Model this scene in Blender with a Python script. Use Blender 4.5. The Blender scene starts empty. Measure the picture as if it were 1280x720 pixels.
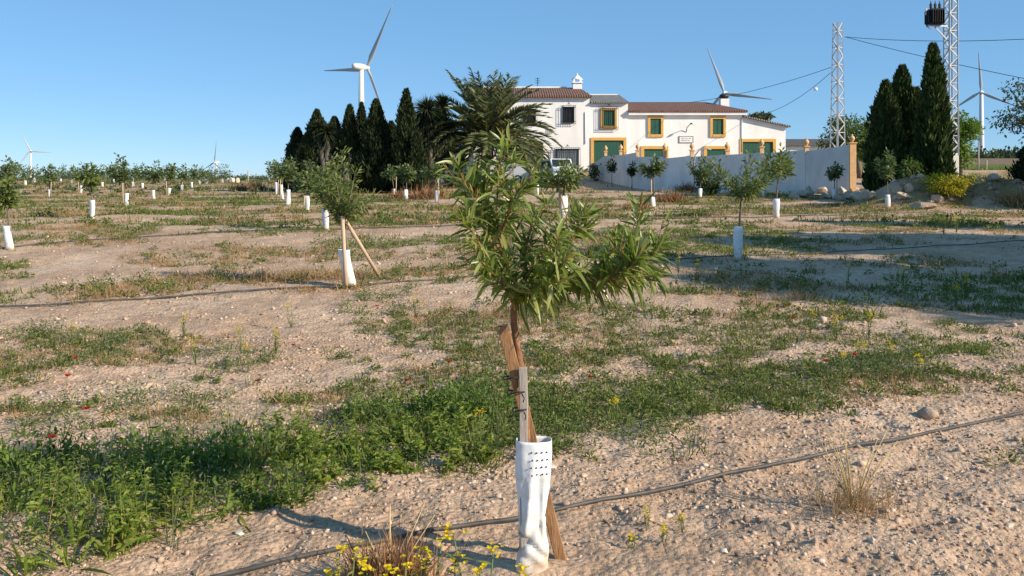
import bpy, math, random
import numpy as np
from mathutils import Vector

# ------------------------------------------------------------------ camera, sky, sun, exposure
scene = bpy.context.scene
COL = scene.collection
F = 1080.0                    # focal length in pixels of the 1280 px wide photograph
HORIZ = 225.0
CAM_H = 1.6
cam_d = bpy.data.cameras.new('camera')
cam = bpy.data.objects.new('camera', cam_d)
COL.objects.link(cam)
cam_d.sensor_width = 36.0
cam_d.lens = 36.0 * F / 1280.0
cam_d.clip_start = 0.05
cam_d.clip_end = 12000
cam.location = (0, 0, CAM_H)
cam_d.shift_y = -(360 - HORIZ) / 1280.0      # level camera; verticals stay vertical
cam.rotation_euler = (math.pi / 2, 0, 0)
scene.camera = cam

SUN_EL = math.radians(27)
SUN_PHI = math.radians(28)            # sun to the right of the view and this far behind it
sun_dir = Vector((math.cos(SUN_PHI) * math.cos(SUN_EL), -math.sin(SUN_PHI) * math.cos(SUN_EL), math.sin(SUN_EL)))
world = bpy.data.worlds.new('World')
scene.world = world
world.use_nodes = True
wn = world.node_tree
bg = wn.nodes['Background']
sky = wn.nodes.new('ShaderNodeTexSky')
sky.sky_type = 'NISHITA'
sky.sun_disc = False
sky.sun_elevation = SUN_EL
sky.sun_rotation = math.radians(90) + SUN_PHI
sky.altitude = 0
sky.air_density = 0.72
sky.dust_density = 0.0
sky.ozone_density = 4.5
sky_mix = wn.nodes.new('ShaderNodeMixRGB')        # a steadier blue than the pure model gives
sky_mix.inputs[0].default_value = 0.5
sky_mix.inputs[2].default_value = (1.6, 4.0, 6.7, 1)
wn.links.new(sky.outputs[0], sky_mix.inputs[1])
wn.links.new(sky_mix.outputs[0], bg.inputs[0])
bg.inputs[1].default_value = 0.094

sun_l = bpy.data.lights.new('sun', 'SUN')
sun_l.energy = 5.0
sun_l.angle = math.radians(0.5)
sun_l.color = (1.0, 0.87, 0.69)
sun_o = bpy.data.objects.new('sun', sun_l)
COL.objects.link(sun_o)
sun_o.rotation_euler = sun_dir.to_track_quat('Z', 'Y').to_euler()

scene.view_settings.view_transform = 'Standard'
scene.view_settings.look = 'None'
scene.view_settings.gamma = 1
scene.view_settings.exposure = 0.5
scene.cycles.max_bounces = 6
scene.cycles.transparent_max_bounces = 4

# ------------------------------------------------------------------ noise and terrain
def _hash(ix, iy, seed):
    h = (ix.astype(np.int64) * 374761393 + iy.astype(np.int64) * 668265263 + seed * 974634777) & 0x7fffffff
    h = ((h ^ (h >> 13)) * 1274126177) & 0x7fffffff
    return ((h ^ (h >> 16)) & 0xffff) / 65535.0

def vnoise(x, y, seed=0):
    x = np.asarray(x, float); y = np.asarray(y, float)
    ix = np.floor(x); iy = np.floor(y)
    fx = x - ix; fy = y - iy
    fx = fx * fx * (3 - 2 * fx); fy = fy * fy * (3 - 2 * fy)
    a = _hash(ix, iy, seed); b = _hash(ix + 1, iy, seed)
    c = _hash(ix, iy + 1, seed); d = _hash(ix + 1, iy + 1, seed)
    return (a * (1 - fx) + b * fx) * (1 - fy) + (c * (1 - fx) + d * fx) * fy

def fbm(x, y, seed=0, oct=3):
    s = 0; a = 0.5; n = 0
    for k in range(oct):
        s = s + a * vnoise(np.asarray(x) * 2 ** k + 17.3 * k, np.asarray(y) * 2 ** k + 5.1 * k, seed + k)
        n += a; a *= 0.5
    return s / n

def sstep(a, b, x):
    t = np.clip((np.asarray(x, float) - a) / (b - a), 0, 1)
    return t * t * (3 - 2 * t)

LY = [-100, 0, 11, 13, 15, 20, 25, 32, 44, 60, 80, 120, 180, 300, 600, 1500, 8000]
LZ = [0, 0, 0, 0.02, 0.1, 0.4, 0.53, 0.56, 0.6, 0.85, 1.15, 1.6, 2.0, 1.5, -8, -45, -70]
RY = [-100, 0, 10, 15, 20, 25, 36, 42, 47, 53, 58, 62, 66, 70, 90, 110, 150, 200, 270, 400, 700, 1500, 8000]
RZ = [0, 0, 0, 0.2, 0.42, 0.5, 0.55, 0.95, 0.9, 1.0, 1.35, 1.7, 2.3, 2.4, 2.6, 3.2, 4.5, 6.6, 6.9, 3, -5, -20, -70]

def macro(x, y):
    x = np.asarray(x, float); y = np.asarray(y, float)
    zl = np.interp(y, LY, LZ); zr = np.interp(y, RY, RZ)
    # the yard in front of the farmhouse lies right of x = -2
    ramp = sstep(-9, 0, x)
    z = zl * (1 - ramp) + zr * ramp
    # long heap of earth at the right edge of the field
    dx = (x - 18.6); dy = (y - 33.5)
    z = z + 1.05 * np.exp(-(np.clip(np.abs(dx) - 3.2, 0, None) / 1.5) ** 2 - (dy / 1.5) ** 2) * (0.75 + 0.5 * fbm(x * 0.8, y * 0.8, 71))
    return z

ROW = math.radians(28)
def rowdist(x, y):
    """signed distance to the nearest planted row (rows every 7.8 m, the first through the near tree)"""
    d = -(np.asarray(x) - 0.06) * math.sin(ROW) + (np.asarray(y) - 3.95) * math.cos(ROW)
    return (d + 3.9) % 7.8 - 3.9

def micro(x, y):
    x = np.asarray(x, float); y = np.asarray(y, float)
    d = rowdist(x, y)
    fade = 1 / (1 + np.abs(y) / 45)
    z = 0.10 * (fbm(x * 0.7, y * 0.7, 3) - 0.5)
    z = z + 0.05 * (fbm(x * 3.1, y * 3.1, 9) - 0.5)
    z = z + 0.042 * (fbm(x * 8, y * 8, 21, 2) - 0.5)
    z = z + 0.030 * (np.abs(fbm(x * 14, y * 14, 27, 1) - 0.5) * 2) ** 1.5 * fbm(x * 1.9, y * 1.9, 29, 2)
    clod = fbm(x * 5.2, y * 5.2, 43, 2)
    z = z + 0.06 * np.clip(clod - 0.52, 0, 1) * sstep(0.3, 0.6, fbm(x * 0.9, y * 0.9, 47, 2)) * (y < 40)
    z = z + 0.05 * np.exp(-((d + 0.9) / 0.45) ** 2) + 0.04 * np.exp(-((d - 1.0) / 0.5) ** 2)
    yard = sstep(44, 60, y) * sstep(-9, 0, x)
    return z * fade * (1 - 0.6 * yard)

def height(x, y):
    return macro(x, y) + micro(x, y)

def H(x, y):
    return float(height(np.array([x]), np.array([y]))[0])

def ray(px, py):
    return np.array([(px - 640) / F, 1.0, (HORIZ - py) / F])

def P(px, py, Y):
    """the point on the sight line through a pixel at depth Y"""
    r = ray(px, py)
    t = Y / r[1]
    return Vector((r[0] * t, Y, CAM_H + r[2] * t))

def G(px, py, ymax=400.0):
    """where the sight line through a pixel meets the ground"""
    r = ray(px, py)
    ts = np.exp(np.linspace(math.log(2.0), math.log(ymax), 6000))
    xs = r[0] / r[1] * ts; ys = ts; zs = CAM_H + r[2] / r[1] * ts
    below = zs <= macro(xs, ys)
    i = int(np.argmax(below)) if below.any() else len(ts) - 1
    x, y = float(xs[i]), float(ys[i])
    return Vector((x, y, H(x, y)))

# ------------------------------------------------------------------ mesh helpers
def link(o, parent=None):
    COL.objects.link(o)
    if parent is not None:
        o.parent = parent
    return o

def tag(o, label, cat, group=None):
    o['label'] = label; o['category'] = cat
    if group: o['group'] = group
    return o

def empty(name, loc, label, cat, group=None, rz=0.0):
    o = bpy.data.objects.new(name, None)
    o.empty_display_size = 0.2
    o.location = loc; o.rotation_euler = (0, 0, rz)
    COL.objects.link(o)
    return tag(o, label, cat, group)

def kind(o, k):
    o['kind'] = k
    return o

def quadmesh(name, V, Q, mat, parent=None, loc=None, smooth=False):
    V = np.ascontiguousarray(V, np.float32); Q = np.ascontiguousarray(Q, np.int32)
    me = bpy.data.meshes.new(name)
    me.vertices.add(len(V)); me.vertices.foreach_set('co', V.ravel())
    k = Q.shape[1]
    me.loops.add(Q.size); me.loops.foreach_set('vertex_index', Q.ravel())
    me.polygons.add(len(Q))
    me.polygons.foreach_set('loop_start', np.arange(0, Q.size, k, dtype=np.int32))
    me.polygons.foreach_set('loop_total', np.full(len(Q), k, np.int32))
    if smooth:
        me.polygons.foreach_set('use_smooth', np.ones(len(Q), bool))
    me.materials.append(mat)
    me.update(calc_edges=True)
    o = bpy.data.objects.new(name, me)
    if loc is not None: o.location = loc
    return link(o, parent)

class MB:
    """collects shapes into one mesh object; material slots by index"""
    def __init__(self):
        self.v = []; self.f = []; self.m = []; self.s = []
    def add(self, vs, fs, mi=0, smooth=False):
        n = len(self.v)
        self.v += [tuple(p) for p in vs]
        self.f += [tuple(i + n for i in f) for f in fs]
        self.m += [mi] * len(fs); self.s += [smooth] * len(fs)
        return self
    def box(self, x0, x1, y0, y1, z0, z1, mi=0):
        vs = [(x0, y0, z0), (x1, y0, z0), (x1, y1, z0), (x0, y1, z0), (x0, y0, z1), (x1, y0, z1), (x1, y1, z1), (x0, y1, z1)]
        return self.add(vs, [(3, 2, 1, 0), (4, 5, 6, 7), (0, 1, 5, 4), (1, 2, 6, 5), (2, 3, 7, 6), (3, 0, 4, 7)], mi)
    def bar(self, a, b, w, h=None, mi=0, up=(0, 0, 1)):
        a = Vector(a); b = Vector(b); d = (b - a).normalized()
        h = w if h is None else h
        s = d.cross(Vector(up))
        if s.length < 1e-4: s = d.cross(Vector((0, 1, 0)))
        s.normalize(); t = s.cross(d).normalized()
        s *= w / 2; t *= h / 2
        vs = [a - s - t, a + s - t, a + s + t, a - s + t, b - s - t, b + s - t, b + s + t, b - s + t]
        return self.add(vs, [(3, 2, 1, 0), (4, 5, 6, 7), (0, 1, 5, 4), (1, 2, 6, 5), (2, 3, 7, 6), (3, 0, 4, 7)], mi)
    def tube(self, pts, rad, n=8, mi=0, cap=True, jit=0.0, rng=None):
        pts = [Vector(p) for p in pts]
        if not hasattr(rad, '__len__'): rad = [rad] * len(pts)
        vs = []; fs = []
        ref = Vector((0.31, 0.87, 0.4)).normalized()
        for i, p in enumerate(pts):
            d = (pts[min(i + 1, len(pts) - 1)] - pts[max(i - 1, 0)]).normalized()
            s = d.cross(ref)
            if s.length < 1e-3: s = d.cross(Vector((1, 0, 0)))
            s.normalize(); t = d.cross(s)
            for k in range(n):
                a = 2 * math.pi * k / n
                r = rad[i] * (1 + (rng.uniform(-jit, jit) if rng else 0))
                vs.append(p + s * (r * math.cos(a)) + t * (r * math.sin(a)))
        for i in range(len(pts) - 1):
            for k in range(n):
                k2 = (k + 1) % n
                fs.append((i * n + k, i * n + k2, (i + 1) * n + k2, (i + 1) * n + k))
        if cap:
            fs.append(tuple(range(n))[::-1])
            fs.append(tuple((len(pts) - 1) * n + k for k in range(n)))
        return self.add(vs, fs, mi, True)
    def lathe(self, c, prof, n=12, mi=0):
        """profile of (radius, height) about a vertical axis through c"""
        vs = []; fs = []
        for r, z in prof:
            for k in range(n):
                a = 2 * math.pi * k / n
                vs.append((c[0] + r * math.cos(a), c[1] + r * math.sin(a), c[2] + z))
        for i in range(len(prof) - 1):
            for k in range(n):
                k2 = (k + 1) % n
                fs.append((i * n + k, i * n + k2, (i + 1) * n + k2, (i + 1) * n + k))
        fs.append(tuple(range(n))[::-1]); fs.append(tuple((len(prof) - 1) * n + k for k in range(n)))
        return self.add(vs, fs, mi, True)
    def build(self, name, mats, parent=None, loc=None, bevel=0.0):
        me = bpy.data.meshes.new(name)
        me.from_pydata(self.v, [], self.f)
        if not isinstance(mats, (list, tuple)): mats = [mats]
        for m in mats: me.materials.append(m)
        me.polygons.foreach_set('material_index', self.m)
        me.polygons.foreach_set('use_smooth', self.s)
        me.update()
        o = bpy.data.objects.new(name, me)
        if loc is not None: o.location = loc
        link(o, parent)
        if bevel > 0:
            b = o.modifiers.new('bevel', 'BEVEL'); b.width = bevel; b.segments = 2; b.limit_method = 'ANGLE'
        return o

def nrm(a):
    return a / np.maximum(np.linalg.norm(a, axis=-1, keepdims=True), 1e-9)

P_LEAF = lambda t: np.sin(np.pi * np.clip(t, 0, 1) ** 0.8) ** 0.75 * 0.97 + 0.03
P_GRASS = lambda t: (1 - t) ** 0.6 * 0.95 + 0.05
P_BROAD = lambda t: np.sin(np.pi * np.clip(t * 0.93 + 0.05, 0, 1) ** 1.3) * 0.95 + 0.05

def ribbons(rng, base, d, L, W, bend=0.2, K=3, prof=P_GRASS, fold=0.0, roll=0.6, curl=0.0):
    """many leaves or blades at once: vertex and quad arrays, one island per leaf"""
    N = len(base)
    d = nrm(d)
    L = np.broadcast_to(np.asarray(L, float), (N,)); W = np.broadcast_to(np.asarray(W, float), (N,))
    bend = np.broadcast_to(np.asarray(bend, float), (N,))
    up = np.array([0, 0, 1.0]) + rng.normal(0, roll, (N, 3))
    side = nrm(np.cross(d, up)); nor = np.cross(side, d)
    t = np.linspace(0, 1, K + 1)
    pos = base[:, None, :] + d[:, None, :] * (L[:, None] * t)[..., None]
    pos = pos - np.array([0, 0, 1.0]) * (bend[:, None] * L[:, None] * t ** 2)[..., None]
    if curl:
        cu = rng.normal(0, curl, N)
        pos = pos + side[:, None, :] * (cu[:, None] * L[:, None] * t ** 2)[..., None]
    w = 0.5 * W[:, None] * prof(t)[None, :]
    if fold > 0:
        c = 3
        V = np.stack([pos - side[:, None] * w[..., None], pos - nor[:, None] * (w * fold)[..., None], pos + side[:, None] * w[..., None]], 2)
    else:
        c = 2
        V = np.stack([pos - side[:, None] * w[..., None], pos + side[:, None] * w[..., None]], 2)
    V = V.reshape(-1, 3)
    q = []
    for k in range(K):
        for j in range(c - 1):
            q.append([k * c + j, k * c + j + 1, (k + 1) * c + j + 1, (k + 1) * c + j])
    q = np.array(q)
    Q = (q[None] + (np.arange(N) * (K + 1) * c)[:, None, None]).reshape(-1, 4)
    return V, Q

def merge(parts):
    Vs = []; Qs = []; n = 0
    for V, Q in parts:
        Vs.append(V); Qs.append(Q + n); n += len(V)
    return np.concatenate(Vs), np.concatenate(Qs)

# ------------------------------------------------------------------ materials
def mat_base(name):
    m = bpy.data.materials.new(name); m.use_nodes = True
    nt = m.node_tree
    return m, nt, nt.nodes['Principled BSDF']

def N(nt, t, **kw):
    n = nt.nodes.new(t)
    for k, v in kw.items():
        if k in n.inputs: n.inputs[k].default_value = v
        else: setattr(n, k, v)
    return n

def ramp(nt, stops):
    r = nt.nodes.new('ShaderNodeValToRGB')
    while len(r.color_ramp.elements) < len(stops): r.color_ramp.elements.new(0.5)
    for e, (p, c) in zip(r.color_ramp.elements, stops):
        e.position = p; e.color = (c[0], c[1], c[2], 1)
    return r

def mat_leaf(name, cols, rough=0.5, transl=0.3, spec=0.35):
    m, nt, b = mat_base(name)
    g = nt.nodes.new('ShaderNodeNewGeometry')
    r = ramp(nt, [(i / max(1, len(cols) - 1), c) for i, c in enumerate(cols)])
    nt.links.new(g.outputs['Random Per Island'], r.inputs[0])
    nt.links.new(r.outputs[0], b.inputs['Base Color'])
    b.inputs['Roughness'].default_value = rough
    b.inputs['Specular IOR Level'].default_value = spec
    tr = nt.nodes.new('ShaderNodeBsdfTranslucent')
    hs = N(nt, 'ShaderNodeHueSaturation', Saturation=1.1, Value=1.3)
    nt.links.new(r.outputs[0], hs.inputs['Color'])
    nt.links.new(hs.outputs[0], tr.inputs[0])
    mx = N(nt, 'ShaderNodeMixShader'); mx.inputs[0].default_value = transl
    nt.links.new(b.outputs[0], mx.inputs[1]); nt.links.new(tr.outputs[0], mx.inputs[2])
    nt.links.new(mx.outputs[0], nt.nodes['Material Output'].inputs[0])
    return m

def mat_noise(name, c1, c2, scale=3.0, rough=0.8, bump=0.0, bscale=20.0, spec=0.3, metal=0.0, stretch=None, detail=5.0):
    m, nt, b = mat_base(name)
    tc = nt.nodes.new('ShaderNodeTexCoord')
    src = tc.outputs['Object']
    if stretch:
        mp = N(nt, 'ShaderNodeMapping'); mp.inputs['Scale'].default_value = stretch
        nt.links.new(src, mp.inputs[0]); src = mp.outputs[0]
    n1 = N(nt, 'ShaderNodeTexNoise', Scale=scale, Detail=detail, Roughness=0.6)
    nt.links.new(src, n1.inputs['Vector'])
    r = ramp(nt, [(0.3, c1), (0.7, c2)])
    nt.links.new(n1.outputs[0], r.inputs[0]); nt.links.new(r.outputs[0], b.inputs['Base Color'])
    b.inputs['Roughness'].default_value = rough
    b.inputs['Specular IOR Level'].default_value = spec
    b.inputs['Metallic'].default_value = metal
    if bump:
        n2 = N(nt, 'ShaderNodeTexNoise', Scale=bscale, Detail=4.0)
        nt.links.new(src, n2.inputs['Vector'])
        bp = N(nt, 'ShaderNodeBump', Strength=bump, Distance=0.02)
        nt.links.new(n2.outputs[0], bp.inputs['Height']); nt.links.new(bp.outputs[0], b.inputs['Normal'])
    return m

def mat_soil():
    m, nt, b = mat_base('soil')
    tc = nt.nodes.new('ShaderNodeTexCoord'); src = tc.outputs['Object']
    big = N(nt, 'ShaderNodeTexNoise', Scale=0.55, Detail=5.0, Roughness=0.65)
    mid = N(nt, 'ShaderNodeTexNoise', Scale=7.0, Detail=6.0, Roughness=0.7)
    fine = N(nt, 'ShaderNodeTexNoise', Scale=60.0, Detail=4.0, Roughness=0.7)
    vor = N(nt, 'ShaderNodeTexVoronoi', Scale=32.0)
    vor2 = N(nt, 'ShaderNodeTexVoronoi', Scale=85.0)
    for n in (big, mid, fine, vor, vor2): nt.links.new(src, n.inputs['Vector'])
    r1 = ramp(nt, [(0.25, (0.37, 0.25, 0.168)), (0.5, (0.515, 0.37, 0.262)), (0.75, (0.62, 0.48, 0.365))])
    r2 = ramp(nt, [(0.3, (0.62, 0.58, 0.55)), (0.7, (1.16, 1.14, 1.12))])
    nt.links.new(big.outputs[0], r1.inputs[0]); nt.links.new(mid.outputs[0], r2.inputs[0])
    mul = N(nt, 'ShaderNodeMixRGB', blend_type='MULTIPLY'); mul.inputs[0].default_value = 0.8
    nt.links.new(r1.outputs[0], mul.inputs[1]); nt.links.new(r2.outputs[0], mul.inputs[2])
    # pebble colours
    sep = N(nt, 'ShaderNodeSeparateColor'); nt.links.new(vor2.outputs['Color'], sep.inputs[0])
    r3 = ramp(nt, [(0.0, (0.55, 0.52, 0.5)), (0.6, (1.0, 1.0, 1.0)), (1.0, (1.4, 1.38, 1.34))])
    nt.links.new(sep.outputs[0], r3.inputs[0])
    mul2 = N(nt, 'ShaderNodeMixRGB', blend_type='MULTIPLY'); mul2.inputs[0].default_value = 0.45
    nt.links.new(mul.outputs[0], mul2.inputs[1]); nt.links.new(r3.outputs[0], mul2.inputs[2])
    # ground cover and field colour
    at = N(nt, 'ShaderNodeAttribute', attribute_name='cover')
    n5 = N(nt, 'ShaderNodeTexNoise', Scale=2.3, Detail=8.0, Roughness=0.75); nt.links.new(src, n5.inputs['Vector'])
    ad = N(nt, 'ShaderNodeMath', operation='ADD'); nt.links.new(at.outputs['Alpha'], ad.inputs[0]); nt.links.new(n5.outputs[0], ad.inputs[1])
    mr = N(nt, 'ShaderNodeMapRange'); mr.inputs['From Min'].default_value = 0.72; mr.inputs['From Max'].default_value = 1.12
    nt.links.new(ad.outputs[0], mr.inputs['Value'])
    mx = N(nt, 'ShaderNodeMixRGB'); nt.links.new(mr.outputs[0], mx.inputs[0])
    nt.links.new(mul2.outputs[0], mx.inputs[1]); nt.links.new(at.outputs['Color'], mx.inputs[2])
    nt.links.new(mx.outputs[0], b.inputs['Base Color'])
    b.inputs['Roughness'].default_value = 0.95; b.inputs['Specular IOR Level'].default_value = 0.1
    bp1 = N(nt, 'ShaderNodeBump', Strength=0.9, Distance=0.03)
    nt.links.new(mid.outputs[0], bp1.inputs['Height'])
    bp2 = N(nt, 'ShaderNodeBump', Strength=0.8, Distance=0.012, invert=True)
    nt.links.new(vor.outputs['Distance'], bp2.inputs['Height']); nt.links.new(bp1.outputs[0], bp2.inputs['Normal'])
    bp3 = N(nt, 'ShaderNodeBump', Strength=0.7, Distance=0.006)
    nt.links.new(fine.outputs[0], bp3.inputs['Height']); nt.links.new(bp2.outputs[0], bp3.inputs['Normal'])
    nt.links.new(bp3.outputs[0], b.inputs['Normal'])
    return m

def mat_tiles(name, c1, c2):
    m, nt, b = mat_base(name)
    tc = nt.nodes.new('ShaderNodeTexCoord')
    w = N(nt, 'ShaderNodeTexWave', Scale=1.6, Distortion=0.3); w.bands_direction = 'X'
    w2 = N(nt, 'ShaderNodeTexWave', Scale=0.9, Distortion=0.6); w2.bands_direction = 'Y'
    n = N(nt, 'ShaderNodeTexNoise', Scale=2.5, Detail=6.0)
    for q in (w, w2, n): nt.links.new(tc.outputs['Object'], q.inputs['Vector'])
    r = ramp(nt, [(0.3, c1), (0.7, c2)]); nt.links.new(n.outputs[0], r.inputs[0])
    nt.links.new(r.outputs[0], b.inputs['Base Color'])
    ad = N(nt, 'ShaderNodeMath', operation='ADD'); nt.links.new(w.outputs[1], ad.inputs[0]); nt.links.new(w2.outputs[1], ad.inputs[1])
    bp = N(nt, 'ShaderNodeBump', Strength=0.8, Distance=0.06); nt.links.new(ad.outputs[0], bp.inputs['Height'])
    nt.links.new(bp.outputs[0], b.inputs['Normal'])
    b.inputs['Roughness'].default_value = 0.85
    return m

def mat_stone(name, cols, scale=9.0):
    m, nt, b = mat_base(name)
    g = nt.nodes.new('ShaderNodeNewGeometry'); tc = nt.nodes.new('ShaderNodeTexCoord')
    r = ramp(nt, [(i / (len(cols) - 1), c) for i, c in enumerate(cols)])
    nt.links.new(g.outputs['Random Per Island'], r.inputs[0])
    n = N(nt, 'ShaderNodeTexNoise', Scale=scale, Detail=6.0); nt.links.new(tc.outputs['Object'], n.inputs['Vector'])
    r2 = ramp(nt, [(0.3, (0.7, 0.68, 0.66)), (0.7, (1.15, 1.15, 1.15))]); nt.links.new(n.outputs[0], r2.inputs[0])
    mu = N(nt, 'ShaderNodeMixRGB', blend_type='MULTIPLY'); mu.inputs[0].default_value = 1
    nt.links.new(r.outputs[0], mu.inputs[1]); nt.links.new(r2.outputs[0], mu.inputs[2])
    nt.links.new(mu.outputs[0], b.inputs['Base Color']); b.inputs['Roughness'].default_value = 0.9
    bp = N(nt, 'ShaderNodeBump', Strength=0.5, Distance=0.02); nt.links.new(n.outputs[0], bp.inputs['Height'])
    nt.links.new(bp.outputs[0], b.inputs['Normal'])
    return m

M = {}
M['soil'] = mat_soil()
M['gravel'] = mat_stone('gravel', [(0.26, 0.17, 0.115), (0.43, 0.295, 0.205), (0.50, 0.36, 0.26), (0.58, 0.46, 0.36)], 20)
M['rock'] = mat_stone('rock', [(0.42, 0.33, 0.25), (0.55, 0.46, 0.36)], 6)
M['clod'] = mat_stone('dry_earth_clod', [(0.34, 0.235, 0.165), (0.42, 0.31, 0.225)], 14)
M['palestone'] = mat_stone('pale_stone', [(0.58, 0.52, 0.43), (0.66, 0.6, 0.5)], 12)
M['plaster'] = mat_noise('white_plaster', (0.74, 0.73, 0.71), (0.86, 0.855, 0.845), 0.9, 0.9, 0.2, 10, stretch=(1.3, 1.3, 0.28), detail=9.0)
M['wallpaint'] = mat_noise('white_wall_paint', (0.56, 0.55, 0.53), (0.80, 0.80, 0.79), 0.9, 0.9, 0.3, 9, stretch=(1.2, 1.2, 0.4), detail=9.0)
M['ochre'] = mat_noise('ochre_paint', (0.60, 0.33, 0.08), (0.68, 0.40, 0.12), 3, 0.8)
M['ochre_pale'] = mat_noise('weathered_ochre', (0.58, 0.33, 0.14), (0.68, 0.46, 0.26), 6, 0.85)
M['green'] = mat_noise('green_paint', (0.022, 0.085, 0.058), (0.035, 0.11, 0.075), 4, 0.5, stretch=(6, 6, 0.6))
M['dark'] = mat_noise('dark_shutter', (0.02, 0.022, 0.026), (0.035, 0.037, 0.04), 4, 0.5)
M['iron'] = mat_noise('black_iron', (0.015, 0.015, 0.017), (0.03, 0.03, 0.03), 8, 0.5, metal=0.4)
M['glassy'] = mat_noise('curtained_glass', (0.10, 0.12, 0.14), (0.28, 0.30, 0.31), 1.2, 0.15, spec=0.7, stretch=(4, 1, 0.2))
M['roof'] = mat_tiles('brown_roof_tiles', (0.12, 0.058, 0.04), (0.20, 0.10, 0.068))
M['roofgrey'] = mat_tiles('grey_roof_sheet', (0.13, 0.125, 0.12), (0.22, 0.21, 0.20))
M['steel'] = mat_noise('galvanised_steel', (0.42, 0.43, 0.44), (0.55, 0.55, 0.55), 3, 0.55, metal=0.3)
M['turbine'] = mat_noise('turbine_white', (0.55, 0.56, 0.57), (0.62, 0.63, 0.64), 0.05, 0.5)
M['blade'] = mat_noise('turbine_blade_shaded', (0.34, 0.36, 0.38), (0.42, 0.44, 0.46), 0.05, 0.5)  # white blades darkened; their shaded side is put into the base colour
M['concrete'] = mat_noise('pale_concrete', (0.50, 0.48, 0.44), (0.62, 0.6, 0.56), 3, 0.9, 0.2)
M['guard'] = mat_noise('white_plastic_sleeve', (0.72, 0.74, 0.76), (0.80, 0.81, 0.82), 5, 0.55, 0.12, 14, spec=0.3)
def mat_sleeve():
    m, nt, b = mat_base('white_plastic_sleeve')
    tc = nt.nodes.new('ShaderNodeTexCoord'); sp = nt.nodes.new('ShaderNodeSeparateXYZ')
    nt.links.new(tc.outputs['Object'], sp.inputs[0])
    n1 = N(nt, 'ShaderNodeTexNoise', Scale=16.0, Detail=6.0); nt.links.new(tc.outputs['Object'], n1.inputs['Vector'])
    mr = N(nt, 'ShaderNodeMapRange'); mr.inputs['From Min'].default_value = 0.0; mr.inputs['From Max'].default_value = 0.30
    mr.inputs['To Min'].default_value = 0.34; mr.inputs['To Max'].default_value = -0.05
    nt.links.new(sp.outputs['Z'], mr.inputs['Value'])
    ad = N(nt, 'ShaderNodeMath', operation='ADD'); nt.links.new(n1.outputs[0], ad.inputs[0]); nt.links.new(mr.outputs[0], ad.inputs[1])
    r = ramp(nt, [(0.50, (0.76, 0.78, 0.80)), (0.64, (0.68, 0.66, 0.62)), (0.95, (0.5, 0.39, 0.28))]); nt.links.new(ad.outputs[0], r.inputs[0])
    nt.links.new(r.outputs[0], b.inputs['Base Color'])
    b.inputs['Roughness'].default_value = 0.5; b.inputs['Specular IOR Level'].default_value = 0.35
    n2 = N(nt, 'ShaderNodeTexNoise', Scale=26.0, Detail=3.0); nt.links.new(tc.outputs['Object'], n2.inputs['Vector'])
    bp = N(nt, 'ShaderNodeBump', Strength=0.25, Distance=0.01); nt.links.new(n2.outputs[0], bp.inputs['Height']); nt.links.new(bp.outputs[0], b.inputs['Normal'])
    return m
M['sleeve'] = mat_sleeve()
M['hole'] = mat_noise('punched_hole', (0.02, 0.02, 0.02), (0.03, 0.03, 0.03), 5, 0.9)
M['hose'] = mat_noise('black_hose', (0.035, 0.034, 0.033), (0.11, 0.10, 0.09), 9, 0.55)
M['woodbrown'] = mat_noise('brown_wood', (0.20, 0.105, 0.05), (0.36, 0.20, 0.10), 10, 0.8, 0.3, 40, stretch=(4, 4, 0.5))
M['woodpale'] = mat_noise('pale_wood', (0.42, 0.30, 0.20), (0.56, 0.43, 0.30), 10, 0.8, 0.2, 40, stretch=(4, 4, 0.5))
M['woodgrey'] = mat_noise('grey_wood', (0.30, 0.26, 0.22), (0.42, 0.38, 0.34), 12, 0.85, 0.3, 60, stretch=(5, 5, 0.4))
M['bark'] = mat_noise('sapling_bark', (0.16, 0.075, 0.04), (0.30, 0.16, 0.085), 16, 0.8, 0.5, 40)
M['barkgrey'] = mat_noise('grey_bark', (0.10, 0.08, 0.06), (0.20, 0.165, 0.13), 8, 0.9, 0.5, 20)
M['barkdark'] = mat_noise('dark_bark', (0.05, 0.04, 0.03), (0.10, 0.08, 0.06), 8, 0.9, 0.5, 20)
M['almond'] = mat_leaf('almond_leaf', [(0.085, 0.13, 0.022), (0.155, 0.21, 0.04), (0.24, 0.30, 0.065), (0.36, 0.38, 0.14)], 0.33, 0.45, 0.6)
M['almondtip'] = mat_leaf('young_red_leaf', [(0.30, 0.13, 0.05), (0.30, 0.20, 0.06), (0.22, 0.23, 0.06)], 0.45, 0.35, 0.5)
M['sapleaf'] = mat_leaf('sapling_leaf', [(0.09, 0.12, 0.03), (0.14, 0.18, 0.045), (0.20, 0.245, 0.075)], 0.5, 0.35)
M['sapfar'] = mat_leaf('far_sapling_leaf', [(0.08, 0.115, 0.04), (0.12, 0.165, 0.055), (0.16, 0.205, 0.08)], 0.55, 0.3)
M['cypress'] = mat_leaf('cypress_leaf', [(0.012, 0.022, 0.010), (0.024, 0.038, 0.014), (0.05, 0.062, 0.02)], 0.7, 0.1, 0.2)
M['cypresslit'] = mat_leaf('lit_green_cypress_leaf', [(0.018, 0.036, 0.010), (0.038, 0.064, 0.016), (0.075, 0.10, 0.026)], 0.7, 0.12, 0.2)  # greener cypress leaf, brightened so sunlight is part of its colour
M['palm'] = mat_leaf('palm_leaf', [(0.06, 0.08, 0.03), (0.13, 0.155, 0.055), (0.27, 0.28, 0.13)], 0.36, 0.25, 0.5)
M['yucca'] = mat_leaf('yucca_leaf', [(0.014, 0.024, 0.010), (0.025, 0.038, 0.014), (0.045, 0.058, 0.022)], 0.5, 0.1, 0.3)
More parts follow.
